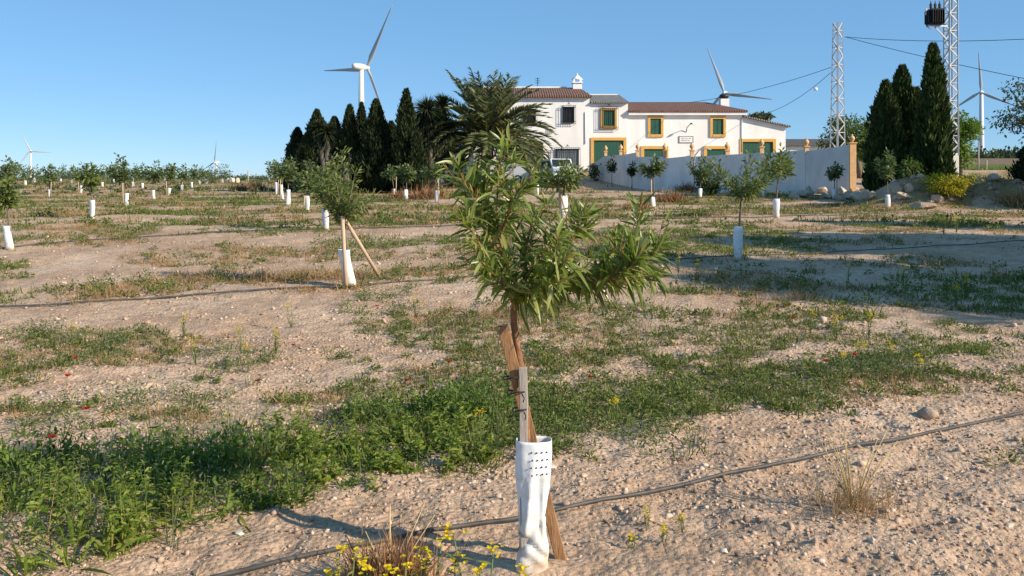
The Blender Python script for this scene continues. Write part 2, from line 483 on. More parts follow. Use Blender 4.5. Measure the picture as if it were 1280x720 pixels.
M['broad'] = mat_leaf('tree_leaf', [(0.05, 0.09, 0.02), (0.09, 0.14, 0.03), (0.13, 0.18, 0.04)], 0.55, 0.35)
M['brightleaf'] = mat_leaf('bright_tree_leaf', [(0.08, 0.14, 0.02), (0.12, 0.2, 0.03), (0.17, 0.24, 0.04)], 0.5, 0.4)
M['olive'] = mat_leaf('grey_green_leaf', [(0.05, 0.075, 0.035), (0.08, 0.11, 0.055), (0.12, 0.15, 0.08)], 0.55, 0.25)
M['wood_far'] = mat_leaf('far_wood_leaf', [(0.045, 0.07, 0.03), (0.065, 0.09, 0.04), (0.09, 0.115, 0.05)], 0.7, 0.2, 0.2)
M['lush'] = mat_leaf('lush_weed', [(0.05, 0.095, 0.012), (0.09, 0.15, 0.02), (0.13, 0.195, 0.03), (0.19, 0.25, 0.055)], 0.5, 0.35, 0.3)
M['greyweed'] = mat_leaf('grey_green_weed', [(0.06, 0.095, 0.03), (0.10, 0.14, 0.05), (0.15, 0.185, 0.075), (0.24, 0.24, 0.11)], 0.6, 0.3, 0.25)
M['brightweed'] = mat_leaf('yellow_green_weed', [(0.11, 0.17, 0.02), (0.16, 0.225, 0.03), (0.22, 0.28, 0.045), (0.30, 0.30, 0.08)], 0.5, 0.4, 0.3)
M['weed'] = mat_leaf('green_weed', [(0.06, 0.09, 0.016), (0.10, 0.14, 0.025), (0.145, 0.18, 0.04), (0.20, 0.22, 0.07)], 0.6, 0.3, 0.25)
M['olivegrass'] = mat_leaf('olive_grass', [(0.08, 0.095, 0.03), (0.13, 0.135, 0.045), (0.20, 0.185, 0.075), (0.28, 0.23, 0.11)], 0.7, 0.3, 0.2)
M['straw'] = mat_leaf('dry_straw', [(0.24, 0.145, 0.065), (0.34, 0.22, 0.105), (0.44, 0.31, 0.16)], 0.7, 0.3, 0.2)
M['redstraw'] = mat_leaf('reddish_dry_stems', [(0.20, 0.10, 0.05), (0.29, 0.155, 0.08), (0.36, 0.21, 0.11)], 0.8, 0.2, 0.2)
M['yellow'] = mat_leaf('yellow_petal', [(0.62, 0.46, 0.02), (0.78, 0.62, 0.03)], 0.6, 0.35, 0.2)
M['yellowgreen'] = mat_leaf('yellow_green_shrub', [(0.16, 0.18, 0.02), (0.32, 0.30, 0.03), (0.5, 0.42, 0.03)], 0.6, 0.3, 0.2)
M['poppy'] = mat_leaf('poppy_petal', [(0.42, 0.02, 0.015), (0.55, 0.035, 0.025)], 0.6, 0.35, 0.2)
M['stem'] = mat_noise('green_stem', (0.10, 0.14, 0.04), (0.15, 0.18, 0.06), 20, 0.7)
M['drystem'] = mat_noise('dry_stem', (0.42, 0.31, 0.14), (0.55, 0.43, 0.2), 20, 0.7)
M['carwhite'] = mat_noise('white_car_paint', (0.70, 0.71, 0.72), (0.74, 0.75, 0.76), 1, 0.25, spec=0.5)
M['cargrey'] = mat_noise('grey_car_paint', (0.20, 0.22, 0.24), (0.23, 0.25, 0.27), 1, 0.25, spec=0.5)
M['carsilver'] = mat_noise('silver_car_paint', (0.50, 0.51, 0.52), (0.54, 0.55, 0.56), 1, 0.25, spec=0.5)
M['carglass'] = mat_noise('car_glass', (0.015, 0.018, 0.02), (0.025, 0.028, 0.03), 1, 0.08, spec=0.8)
M['tyre'] = mat_noise('tyre_rubber', (0.02, 0.02, 0.02), (0.03, 0.03, 0.03), 8, 0.8)
M['redlight'] = mat_noise('red_light', (0.4, 0.02, 0.02), (0.5, 0.03, 0.02), 8, 0.3)
M['pinkpost'] = mat_noise('faded_red_post', (0.50, 0.26, 0.22), (0.62, 0.36, 0.3), 8, 0.8)
M['ink'] = mat_noise('faded_lettering', (0.22, 0.22, 0.23), (0.3, 0.3, 0.3), 8, 0.8)

# ------------------------------------------------------------------ ground
ys = np.concatenate([np.linspace(-60, 1.5, 30), np.arange(1.6, 2.4, 0.1), np.arange(2.4, 9.0, 0.026),
                     9.0 + np.cumsum(np.linspace(0.03, 0.26, 240)), ])
ys = np.concatenate([ys, np.geomspace(ys[-1] + 0.3, 9000, 170)])
un = np.arange(-0.66, 0.6601, 0.0036)
uo = np.geomspace(0.67, 5.0, 45)
us = np.concatenate([-uo[::-1], un, uo])
S = np.clip(ys, 0, None) + 5.0
gx = us[None, :] * S[:, None]
gy = np.broadcast_to(ys[:, None], gx.shape)
gz = height(gx, gy)
V = np.stack([gx, gy, gz], -1).reshape(-1, 3)
nr, nc = gx.shape
idx = np.arange(nr * nc).reshape(nr, nc)
Q = np.stack([idx[:-1, :-1], idx[:-1, 1:], idx[1:, 1:], idx[1:, :-1]], -1).reshape(-1, 4)
ground = kind(quadmesh('ground', V, Q, M['soil'], smooth=True), 'structure')

def inyard(x, y):
    return sstep(40, 50, y) * sstep(-3, 3, x) * (1 - sstep(28, 34, x)) * (1 - sstep(95, 105, y))

def cover(x, y):
    """0..1, how much low vegetation grows at a place"""
    d = rowdist(x, y)
    band = 1 - np.exp(-((d + 0.45) / 1.15) ** 2)
    n = fbm(x * 0.42, y * 0.62, 55, 4)
    n2 = fbm(x * 1.25, y * 1.7, 77, 3)
    c = band * sstep(0.44, 0.58, n * 0.42 + n2 * 0.58 + 0.05 * sstep(14, 28, y) + 0.012)
    c = c * sstep(4.4, 5.2, y - 0.5 * x)
    return c * (1 - 0.75 * inyard(x, y))

cx, cy = V[:, 0], V[:, 1]
cov = np.clip(cover(cx, cy), 0, 1) * sstep(6, 30, cy) * 0.9
mixn = fbm(cx * 0.25, cy * 0.3, 91, 3)
g1 = np.array([0.13, 0.135, 0.05]); g2 = np.array([0.30, 0.215, 0.115])
w = sstep(0.4, 0.6, mixn)[:, None]
colr = g1 * (1 - w) + g2 * w
far = sstep(90, 100, cy) * sstep(18, 24, cx)
gs = np.array([0.10, 0.15, 0.03]); bs = np.array([0.20, 0.14, 0.095])
fs = sstep(135, 140, cy)[:, None]
colr = colr * (1 - far[:, None]) + (gs * (1 - fs) + bs * fs) * far[:, None]
cov = np.maximum(cov, far)
farl = sstep(60, 120, cy) * (1 - sstep(-6, 0, cx))
cov = np.maximum(cov, farl * 0.55)
att = ground.data.attributes.new('cover', 'FLOAT_COLOR', 'POINT')
att.data.foreach_set('color', np.concatenate([colr, cov[:, None]], 1).astype(np.float32).ravel())

# ------------------------------------------------------------------ gravel and stones
ICO_V = None
def ico():
    global ICO_V, ICO_F
    if ICO_V is None:
        p = (1 + 5 ** 0.5) / 2
        ICO_V = nrm(np.array([(-1, p, 0), (1, p, 0), (-1, -p, 0), (1, -p, 0), (0, -1, p), (0, 1, p), (0, -1, -p), (0, 1, -p), (p, 0, -1), (p, 0, 1), (-p, 0, -1), (-p, 0, 1)], float))
        ICO_F = np.array([(0, 11, 5), (0, 5, 1), (0, 1, 7), (0, 7, 10), (0, 10, 11), (1, 5, 9), (5, 11, 4), (11, 10, 2), (10, 7, 6), (7, 1, 8), (3, 9, 4), (3, 4, 2), (3, 2, 6), (3, 6, 8), (3, 8, 9), (4, 9, 5), (2, 4, 11), (6, 2, 10), (8, 6, 7), (9, 8, 1)])
    return ICO_V, ICO_F

def rot_random(rng, n):
    q = nrm(rng.normal(0, 1, (n, 4)))
    a, b, c, d = q.T
    return np.stack([np.stack([1 - 2 * (c * c + d * d), 2 * (b * c - a * d), 2 * (b * d + a * c)], -1),
                     np.stack([2 * (b * c + a * d), 1 - 2 * (b * b + d * d), 2 * (c * d - a * b)], -1),
                     np.stack([2 * (b * d - a * c), 2 * (c * d + a * b), 1 - 2 * (b * b + c * c)], -1)], 1)

def scatter_stones(name, rng, x, y, r):
    v, f = ico(); n = len(x)
    vv = v[None] * (1 + rng.uniform(-0.5, 0.25, (n, 12, 1))) * rng.uniform(0.55, 1.2, (n, 1, 3))
    vv = np.einsum('nij,nkj->nki', rot_random(rng, n), vv) * r[:, None, None]
    vv[..., 2] *= 0.75
    c = np.stack([x, y, height(x, y) + r * 0.12], -1)
    Vn = (vv + c[:, None]).reshape(-1, 3)
    Fn = (f[None] + (np.arange(n) * 12)[:, None, None]).reshape(-1, 3)
    return kind(quadmesh(name, Vn, Fn, M['gravel']), 'stuff')

rng = np.random.default_rng(5)
def fan(n, y0, y1, p=1.0):
    y = (y0 ** p + rng.random(n) * (y1 ** p - y0 ** p)) ** (1 / p)
    x = (rng.random(n) * 1.36 - 0.68) * (y + 0.6)
    return x, y
x1, y1 = fan(42000, 2.6, 9.0, 0.6)
keep = fbm(x1 * 1.6, y1 * 1.6, 31, 3) + rng.normal(0, 0.09, len(x1)) > 0.44
x1, y1 = x1[keep], y1[keep]
r1_ = np.clip(rng.lognormal(math.log(0.0060), 0.55, len(x1)), 0.0025, 0.022) * (0.8 + 0.07 * y1)
x2, y2 = fan(9000, 9.0, 42.0, 0.7)
keep = fbm(x2 * 0.9, y2 * 0.9, 37, 3) > 0.47
x2, y2 = x2[keep], y2[keep]
keep = inyard(x2, y2) < 0.4
x2, y2 = x2[keep], y2[keep]
r2_ = np.clip(rng.lognormal(math.log(0.02), 0.45, len(x2)), 0.01, 0.07)
scatter_stones('gravel', rng, np.concatenate([x1, x2]), np.concatenate([y1, y2]), np.concatenate([r1_, r2_]))

def rock(name, loc, r, seed, mat, label, cat, group, sq=0.7, sink=0.25):
    import bmesh
    bm = bmesh.new()
    bmesh.ops.create_icosphere(bm, subdivisions=3, radius=1.0)
    rg = np.random.default_rng(seed)
    dirs = nrm(rg.normal(0, 1, (9, 3))); offs = rg.uniform(0.42, 0.85, 9)
    sc = rg.uniform(0.75, 1.25, 3)
    for v in bm.verts:
        p = np.array(v.co)
        for dd, oo in zip(dirs, offs):
            k = p @ dd - oo
            if k > 0: p = p - dd * k * 0.95
        p = p * (1 + 0.05 * (vnoise(p[0] * 3 + seed, p[1] * 3 + p[2] * 2.3, seed) - 0.5))
        p = p * sc
        v.co = (p[0] * r, p[1] * r, p[2] * r * sq)
    me = bpy.data.meshes.new(name); bm.to_mesh(me); bm.free()
    me.materials.append(mat)
    o = bpy.data.objects.new(name, me)
    o.location = (loc[0], loc[1], loc[2] + r * sq * (1 - 2 * sink))
    link(o)
    return tag(o, label, cat, group)

# ------------------------------------------------------------------ farmhouse
HY = 70.0
def HX(px, Y=HY): return P(px, 200, Y).x
def HZ(py, Y=HY): return P(640, py, Y).z
GZ = 2.3
house = empty('farmhouse', (HX(780), HY, GZ), 'long white farmhouse with brown tiled roofs, ochre window frames and green gates', 'house')
HL = Vector(house.location)
def hpart(mb, name, mat, parent=None, bevel=0):
    """vertices are given in world space; the part hangs under the house or under one of its parts"""
    mb.v = [tuple(Vector(p) - HL) for p in mb.v]
    return mb.build(name, mat, parent or house, bevel=bevel)

zL, zM, zR = HZ(122), HZ(129), HZ(142)
xl0, xl1, xm1, xr1, xa1 = HX(592), HX(737), HX(785), HX(928.5), HX(983)
hpart(MB().box(xl0, xl1, HY, HY + 8, GZ - 0.6, zL), 'wall', M['plaster'])
hpart(MB().box(xl1 - 0.3, xm1, HY + 0.06, HY + 7.9, GZ - 0.6, zM), 'wall', M['plaster'])
hpart(MB().box(xm1 - 0.3, xr1, HY + 0.12, HY + 9, GZ - 0.6, zR), 'wall', M['plaster'])
ya0, ya1 = HY + 0.2, HY + 8.8
za, zb = HZ(145.5), HZ(158)
mb = MB()
mb.add([(xr1 - .2, ya0, GZ - .6), (xa1, ya0, GZ - .6), (xa1, ya0, zb), (xr1 - .2, ya0, za), (xr1 - .2, ya1, GZ - .6), (xa1, ya1, GZ - .6), (xa1, ya1, zb), (xr1 - .2, ya1, za)],
       [(0, 1, 2, 3), (7, 6, 5, 4), (1, 5, 6, 2), (0, 3, 7, 4), (3, 2, 6, 7), (0, 4, 5, 1)])
hpart(mb, 'wall', M['plaster'])
# low porch at the left end, half hidden by the palm
hpart(MB().box(HX(515), xl0 - 0.003, HY + 1.5, HY + 7, GZ - 1.2, HZ(186)), 'porch', M['plaster'])
hpart(MB().box(HX(513), xl0 - 0.01, HY + 1.2, HY + 7.2, HZ(186) + 0.003, HZ(184)), 'porch_roof', M['roof'])

def hip(x0, x1, y0, y1, z, ra, rb, yr, zr, th=0.14):
    m = MB()
    vs = [(x0, y0, z), (x1, y0, z), (x1, y1, z), (x0, y1, z), (x0, y0, z + th), (x1, y0, z + th), (x1, y1, z + th), (x0, y1, z + th), (ra, yr, zr), (rb, yr, zr)]
    m.add(vs, [(3, 2, 1, 0), (0, 1, 5, 4), (1, 2, 6, 5), (2, 3, 7, 6), (3, 0, 4, 7), (4, 5, 9, 8), (5, 6, 9), (6, 7, 8, 9), (7, 4, 8)])
    return m
rl = hpart(hip(xl0 - .3, xl1 + .12, HY - .35, HY + 8.3, zL + .004, xl0 - .2, HX(724, HY + 4), HY + 4, HZ(109.5, HY + 4)), 'roof', M['roof'])
hpart(MB().box(HX(600, HY + 4), HX(708, HY + 4), HY + 3.85, HY + 4.15, HZ(111, HY + 4), HZ(108.3, HY + 4)), 'ridge_cap', M['plaster'], rl)
ch = MB(); c = P(721.5, 108, HY + 3.6)
ch.box(c.x - .38, c.x + .38, c.y - .38, c.y + .38, c.z - .9, c.z + .25)
ch.box(c.x - .47, c.x + .47, c.y - .47, c.y + .47, c.z + .25, c.z + .33)
for sx in (-1, 1):
    for sy in (-1, 1):
        ch.box(c.x + sx * .28 - .08, c.x + sx * .28 + .08, c.y + sy * .28 - .08, c.y + sy * .28 + .08, c.z + .33, c.z + .58)
ch.lathe((c.x, c.y, c.z), [(.5, .58), (.44, .64), (.2, .85), (.07, .95), (.05, 1.1)], 4)
hpart(ch, 'chimney', M['plaster'], rl)
an = MB(); a = P(672, 108, HY + 4.2)
an.bar((a.x, a.y, a.z - .4), (a.x, a.y, a.z + .75), .05)
for k in range(3): an.bar((a.x - .2, a.y, a.z + .3 + k * .18), (a.x + .2, a.y, a.z + .3 + k * .18), .035)
hpart(an, 'antenna', M['iron'], rl)
rm = hpart(hip(xl1 + .13, xm1 + .02, HY - .25, HY + 8, zM + .004, xl1 + .14, HX(774, HY + 4), HY + 4, HZ(118.5, HY + 4), .10), 'roof', M['roofgrey'])
hpart(MB().box(xl1 + .2, HX(772, HY + 4), HY + 3.9, HY + 4.1, HZ(119.5, HY + 4), HZ(117.6, HY + 4)), 'ridge_cap', M['plaster'], rm)
rr = hpart(hip(xm1 + .03, xr1 + .35, HY - .28, HY + 9.2, zR + .10, xm1 + .04, HX(882, HY + 4.5), HY + 4.5, HZ(127.5, HY + 4.5)), 'roof', M['roof'])
hpart(MB().box(xm1 + .03, xr1 + .3, HY - .2, HY + .117, zR - .12, zR + .097), 'cornice', M['plaster'])
mb = MB()
mb.add([(xr1 + .003, ya0 - .3, za - .03), (xa1 + .35, ya0 - .3, zb - .06), (xa1 + .35, ya1, zb - .06), (xr1 + .003, ya1, za - .03),
        (xr1 + .003, ya0 - .3, za + .1), (xa1 + .35, ya0 - .3, zb + .05), (xa1 + .35, ya1, zb + .05), (xr1 + .003, ya1, za + .1)],
       [(3, 2, 1, 0), (4, 5, 6, 7), (0, 1, 5, 4), (1, 2, 6, 5), (2, 3, 7, 6), (3, 0, 4, 7)])
hpart(mb, 'roof', M['roofgrey'])
ch = MB(); c = P(905, 130, HY + 3.2)
ch.box(c.x - .36, c.x + .36, c.y - .36, c.y + .36, c.z - 1.2, c.z + .42)
co = hpart(ch, 'chimney', M['plaster'], rr)
hpart(MB().lathe((c.x, c.y, c.z), [(.3, .423), (.36, .5), (.40, .58), (.40, .72), (.3, .82), (.12, .86)], 10), 'chimney_cap', M['dark'], co)

def window(p0, p1, q0, q1, y, frame, pane, fw=0.22, grille=False):
    """an opening from pixel columns p0..p1 and rows q0..q1 in the facade plane y"""
    x0, x1, z1, z0 = HX(p0), HX(p1), HZ(q0), HZ(q1)
    m = MB()
    m.box(x0, x0 + fw, y - .11, y + .05, z0, z1); m.box(x1 - fw, x1, y - .11, y + .05, z0, z1)
    m.box(x0 + fw, x1 - fw, y - .108, y + .05, z1 - fw, z1); m.box(x0 + fw, x1 - fw, y - .13, y + .05, z0, z0 + fw)
    w = hpart(m, 'window', frame)
    m = MB(); m.box(x0 + fw, x1 - fw, y - .012, y + .04, z0 + fw, z1 - fw)
    xm = (x0 + x1) / 2
    m.box(xm - .03, xm + .03, y - .03, y - .0125, z0 + fw, z1 - fw)
    hpart(m, 'shutter' if pane is not M['glassy'] else 'pane', pane, w)
    if grille:
        m = MB(); e = 0.09
        n = max(5, int((x1 - x0 + 2 * e) / .16))
        for i in range(n + 1):
            x = x0 - e + (x1 - x0 + 2 * e) * i / n
            m.box(x - .012, x + .012, y - .26, y - .236, z0 - .1, z1 + .1)
        for z in (z0 - .08, z0 + .1, z1 - .05, z1 + .08):
            m.box(x0 - e - .01, x1 + e + .01, y - .235, y - .21, z - .015, z + .015)
            for x in (x0 - e, x1 + e): m.box(x - .011, x + .011, y - .2345, y - .003, z - .012, z + .012)
        for k in range(5): m.bar((xm - .16 + .08 * k, y - .25, z1 + .13), (xm, y - .25, z1 + .34), .02)
        hpart(m, 'grille', M['iron'], w)
    return w
window(654, 670, 136, 154, HY, M['dark'], M['dark'], .08, True)
window(703.5, 718, 133.5, 153.5, HY, M['dark'], M['dark'], .08, True)
window(751, 771, 135, 160.5, HY + .06, M['ochre'], M['green'], .2, True)
window(810, 829.5, 145, 171, HY + .12, M['ochre'], M['green'], .2)
window(888, 907.5, 145.5, 171, HY + .12, M['ochre'], M['green'], .2)
window(694.5, 723.5, 186, 209, HY, M['iron'], M['glassy'], .08, True)
window(652, 679, 178, 213, HY, M['dark'], M['dark'], .1)
window(560, 563, 190, 204, HY + 1.5, M['dark'], M['dark'], .05)

def gate(p0, p1, q0, y, fw=0.24):
    x0, x1, z1, z0 = HX(p0), HX(p1), HZ(q0), GZ - .1
    m = MB()
    m.box(x0, x0 + fw, y - .13, y + .05, z0, z1); m.box(x1 - fw, x1, y - .13, y + .05, z0, z1)
    m.box(x0 + fw, x1 - fw, y - .128, y + .05, z1 - fw, z1)
    f = hpart(m, 'gate_frame', M['ochre'])
    m = MB(); m.box(x0 + fw, x1 - fw, y - .012, y + .04, z0, z1 - fw)
    n = max(4, int((x1 - x0) / .3))
    for i in range(1, n):
        x = x0 + fw + (x1 - x0 - 2 * fw) * i / n
        m.box(x - .015, x + .015, y - .022, y - .0125, z0, z1 - fw)
    hpart(m, 'gate_leaf', M['green'], f)
gate(738.5, 783, 171.8, HY + .06)
gate(801.5, 835.5, 182.5, HY + .12)
gate(880, 912.5, 182.5, HY + .12)
gate(925, 970.5, 173.5, HY + .2)
# name plate: dark border, two rows of lettering too small to read
x0, x1, z1, z0 = HX(849), HX(867), HZ(170), HZ(178.5)
m = MB(); m.box(x0, x1, HY + .08, HY + .117, z0, z1)
sg = hpart(m, 'name_plate', M['plaster'])
m = MB()
for (a0, a1, b0, b1) in ((x0, x1, z0, z0 + .035), (x0, x1, z1 - .035, z1), (x0, x0 + .035, z0 + .036, z1 - .036), (x1 - .035, x1, z0 + .036, z1 - .036)):
    m.box(a0, a1, HY + .06, HY + .0795, b0, b1)
hpart(m, 'border', M['iron'], sg)
rg = random.Random(4)
for row in (0.66, 0.36):
    m = MB(); xx = x0 + .18
    while xx < x1 - .25:
        wd = rg.uniform(.03, .09)
        zz = z0 + (z1 - z0) * row
        m.box(xx, xx + wd, HY + .07, HY + .0795, zz - .03, zz + .03); xx += wd + rg.choice((.03, .03, .09))
    hpart(m, 'lettering', M['ink'], sg)
m = MB(); m.box(HX(682.5), HX(690.5), HY - .03, HY - .003, HZ(167.5), HZ(161))
pl = hpart(m, 'tile_plaque', M['concrete'])
for k in range(3):
    m = MB(); m.box(HX(683.5), HX(689.5), HY - .04, HY - .031, HZ(162.7 + 1.8 * k) - .03, HZ(162.7 + 1.8 * k) + .03)
    hpart(m, 'lettering', M['ink'], pl)
m = MB(); a = P(858, 165, HY + .1); b = P(864, 154, HY - .7)
m.tube([a, a + Vector((.0, -.2, .35)), b], .03, 6); m.lathe((b.x, b.y, b.z - .06), [(.02, .1), (.12, .02), (.14, -.03)], 8)
hpart(m, 'wall_lamp', M['iron'])
m = MB(); m.tube([(HX(731.5), HY - .05, HZ(140)), (HX(731.5), HY - .05, HZ(180))], .035, 6)
hpart(m, 'downpipe', M['wallpaint'])
m = MB(); m.tube([(xr1 - .05, HY + .06, HZ(147)), (xr1 - .05, HY + .06, HZ(190))], .035, 6)
hpart(m, 'downpipe', M['steel'])

# low barn behind the right end
b0, b1 = P(984, 190, 95).x, P(1062, 190, 95).x
barn = empty('barn', ((b0 + b1) / 2, 98, 2.6), 'low white outbuilding with dark roof behind the garden wall', 'building')
bl = Vector(barn.location)
m = MB().box(b0 - bl.x, b1 - bl.x, -3, 4, -1, P(0, 183, 95).z - bl.z)
m.build('wall', M['plaster'], barn)
m = hip(b0 - bl.x - .3, b1 - bl.x + .3, -3.4, 4.4, P(0, 183, 95).z - bl.z + .004, b0 - bl.x - .2, b1 - bl.x + .2, .5, P(0, 173.5, 98).z - bl.z)
m.build('roof', mat_tiles('dark_barn_roof', (0.07, 0.062, 0.058), (0.12, 0.11, 0.105)), barn)

# ------------------------------------------------------------------ garden wall
wp = [738, 757, 776, 797, 831, 865, 909, 952, 1008, 1065]
wY = [63, 60, 57, 54, 50.5, 48.5, 46.5, 45, 43.3, 42]
wl = [205, 195, 194, 196.5, 198, 196, 193.5, 191.5, 188.5]
wr = [195, 193.5, 190.5, 196, 194.5, 193, 190.5, 187, 180]
pt = [200, 190, 189, 188.5, 189, 188.5, 188.5, 184.5, 184, 179.5]
p0 = P(wp[4], 240, wY[4])
gwall = empty('garden_wall', (p0.x, p0.y, H(p0.x, p0.y)), 'long white garden wall in shade, stepping along in front of the farmhouse', 'wall')
gl = Vector(gwall.location)
def wpt(px, py, Y): return P(px, py, Y) - gl
m = MB(); capm = MB()
for i in range(9):
    A0, B0 = P(wp[i], wl[i], wY[i]), P(wp[i + 1], wr[i], wY[i + 1])
    n = Vector((B0.y - A0.y, -(B0.x - A0.x), 0)).normalized() * 0.10
    if n.y > 0: n = -n
    K = 4
    for k in range(K):
        s0, s1 = k / K, (k + 1) / K
        sag = lambda s: (s ** 1.6)
        a = A0.lerp(B0, s0); b = A0.lerp(B0, s1)
        a.z = A0.z + (B0.z - A0.z) * sag(s0); b.z = A0.z + (B0.z - A0.z) * sag(s1)
        za = H(a.x, a.y) - .4; zb_ = H(b.x, b.y) - .4
        vs = [(a.x + n.x, a.y + n.y, za), (b.x + n.x, b.y + n.y, zb_), (b.x - n.x, b.y - n.y, zb_), (a.x - n.x, a.y - n.y, za),
              (a.x + n.x, a.y + n.y, a.z), (b.x + n.x, b.y + n.y, b.z), (b.x - n.x, b.y - n.y, b.z), (a.x - n.x, a.y - n.y, a.z)]
        fcs = [(4, 5, 6, 7), (0, 1, 5, 4), (2, 3, 7, 6)]
        if k == 0: fcs.append((3, 0, 4, 7))
        if k == K - 1: fcs.append((1, 2, 6, 5))
        m.add([Vector(v) - gl for v in vs], fcs)
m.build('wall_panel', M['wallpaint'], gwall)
for i in range(1, 10):
    t = P(wp[i], pt[i], wY[i])
    last = i == 9
    hw = 0.15 if last else 0.10
    zb_ = H(t.x, t.y) - .4 if last else t.z - .35
    m = MB(); m.box(t.x - gl.x - hw, t.x - gl.x + hw, t.y - gl.y - hw, t.y - gl.y + hw, zb_ - gl.z, t.z - gl.z)
    m.box(t.x - gl.x - hw - .04, t.x - gl.x + hw + .04, t.y - gl.y - hw - .04, t.y - gl.y + hw + .04, t.z - gl.z, t.z - gl.z + .06)
    po = m.build('pillar', M['ochre_pale'], gwall)
    MB().lathe((t.x - gl.x, t.y - gl.y, t.z - gl.z + .06), [(.07, .0), (.06, .05), (.12, .12), (.14, .2), (.11, .28), (.04, .33), (.05, .37), (.02, .41)], 10).build('finial', M['ochre_pale'], po)

# arched pipe, post and fence pieces near the wall
a = G(868, 238)
m = MB(); q = [P(868, 235, 47.2), P(867.5, 205, 47.2), P(869, 194, 47.2), P(874, 187.5, 47.2), P(882, 185.5, 47.2), P(889, 187, 47.2)]
m.tube(q, .035, 6)
tag(m.build('arched_pipe', M['woodgrey']), 'thin arched pipe curving over the top of the garden wall', 'pipe')
g = G(857, 233)
m = MB(); m.tube([(0, 0, -.2), (0.02, 0, 1.05)], [.05, .045], 8)
tag(m.build('marker_post', M['pinkpost'], loc=g), 'faded red and white post standing before the garden wall', 'post')
e = P(1069, 238, 41.5); gz = H(e.x + .5, 41.3)
fp = empty('braced_fence_post', (e.x + .5, 41.3, gz), 'grey fence post with slanting brace beside the ochre end pillar', 'fence post')
MB().bar((0, 0, -.3), (0, 0, 1.5), .09).build('post', M['woodgrey'], fp)
MB().bar((0, 0, 1.35), (.75, .1, -.05), .06).build('brace', M['woodgrey'], fp)
for px, py0, py1, lab in ((1223, 213, 178, 'slim grey post in the field below the right wind turbine'), (1233, 214, 200, 'short grey post right of the taller slim post in the field'),
                          (310, 224, 213, 'bare grey post standing on the left horizon by the rubble'), (336, 224, 216, 'small bare post on the horizon left of the cypresses')):
    Yp = 90 if px > 640 else 100
    b = P(px, py0, Yp); t = P(px, py1, Yp)
    z = H(b.x, Yp)
    m = MB(); m.tube([(0, 0, -.3), (.02, 0, t.z - z)], [.09, .07], 7)
    tag(m.build('field_post', M['woodgrey'], loc=(b.x, Yp, z)), lab, 'post', 'posts in the fields')

# ------------------------------------------------------------------ wind turbines
def turbine(px, py, Y, R, yaw, phase, label, tower_r=2.0, back=False):
    hub = P(px, py, Y)
    z0 = H(hub.x, Y)
    t = empty('wind_turbine', (hub.x, Y, z0), label, 'wind turbine', 'wind turbines on the horizon')
    hz = hub.z - z0
    h = Vector((math.cos(yaw), math.sin(yaw), 0)); n = Vector((math.sin(yaw), -math.cos(yaw), 0))
    if back: n = -n
    off = n * -4.5
    MB().lathe((off.x, off.y, 0), [(tower_r * 1.15, -4), (tower_r * 1.1, 0), (tower_r * .85, hz * .5), (tower_r * .6, hz - 1.2)], 16).build('tower', M['turbine'], t)
    m = MB()
    m.tube([n * -1.2 + Vector((0, 0, hz)), n * -2.2 + Vector((0, 0, hz)), n * -6 + Vector((0, 0, hz + .1)), n * -10 + Vector((0, 0, hz + .2)), n * -11 + Vector((0, 0, hz + .2))], [1.3, 1.9, 2.1, 1.7, 1.0], 12)
    m.build('nacelle', M['turbine'], t)
    m = MB(); m.tube([n * -1.2 + Vector((0, 0, hz)), n * 0 + Vector((0, 0, hz)), n * 1.2 + Vector((0, 0, hz)), n * 1.9 + Vector((0, 0, hz))], [1.5, 1.6, 1.1, .3], 12)
    m.build('hub', M['turbine'], t)
    for k in range(3):
        a = phase + k * 2 * math.pi / 3
        d = h * math.cos(a) + Vector((0, 0, math.sin(a)))
        c0 = n.cross(d).normalized()
        vs = []; fs = []
        prof = [(0.02, 1.6, 1.6), (0.06, 1.7, 1.5), (0.18, 3.1, .8), (0.3, 2.7, .6), (0.5, 1.9, .4), (0.75, 1.15, .25), (0.93, .7, .15), (1.0, .4, .1)]
        for s, chd, th in prof:
            tw = math.radians(20 * (1 - s))
            cd = c0 * math.cos(tw) + n * math.sin(tw); td = n * math.cos(tw) - c0 * math.sin(tw)
            ctr = d * (s * R) + Vector((0, 0, hz)) + cd * (chd * -.15)
            for j in range(8):
                b = 2 * math.pi * j / 8
                vs.append(ctr + cd * (math.cos(b) * chd / 2 * R / 40) + td * (math.sin(b) * th / 2 * R / 40))
        for i in range(len(prof) - 1):
            for j in range(8):
                j2 = (j + 1) % 8
                fs.append((i * 8 + j, i * 8 + j2, (i + 1) * 8 + j2, (i + 1) * 8 + j))
        fs.append(tuple(range(56, 64))); fs.append(tuple(range(8))[::-1])
        m = MB(); m.add(vs, fs, 0, True)
        m.build('blade', M['blade'], t)
D = math.radians
turbine(459, 85, 514, 41, D(-40), D(177.5), 'largest wind turbine, rising behind the row of dark cypresses', 2.3, True)
turbine(38, 188.5, 1700, 40, D(20), D(-5), 'tiny wind turbine at the far left end of the horizon', 2.6)
turbine(268, 203, 1600, 40, D(-35), D(82), 'small wind turbine low over the field left of the cypresses', 2.6)
turbine(905, 116, 740, 42, D(-24), D(110), 'wind turbine hidden behind the farmhouse chimney with only blades showing', 2.3)
turbine(1226, 115, 850, 40, D(-35), D(93), 'wind turbine standing right of the two tall cypresses and pylon', 2.9)

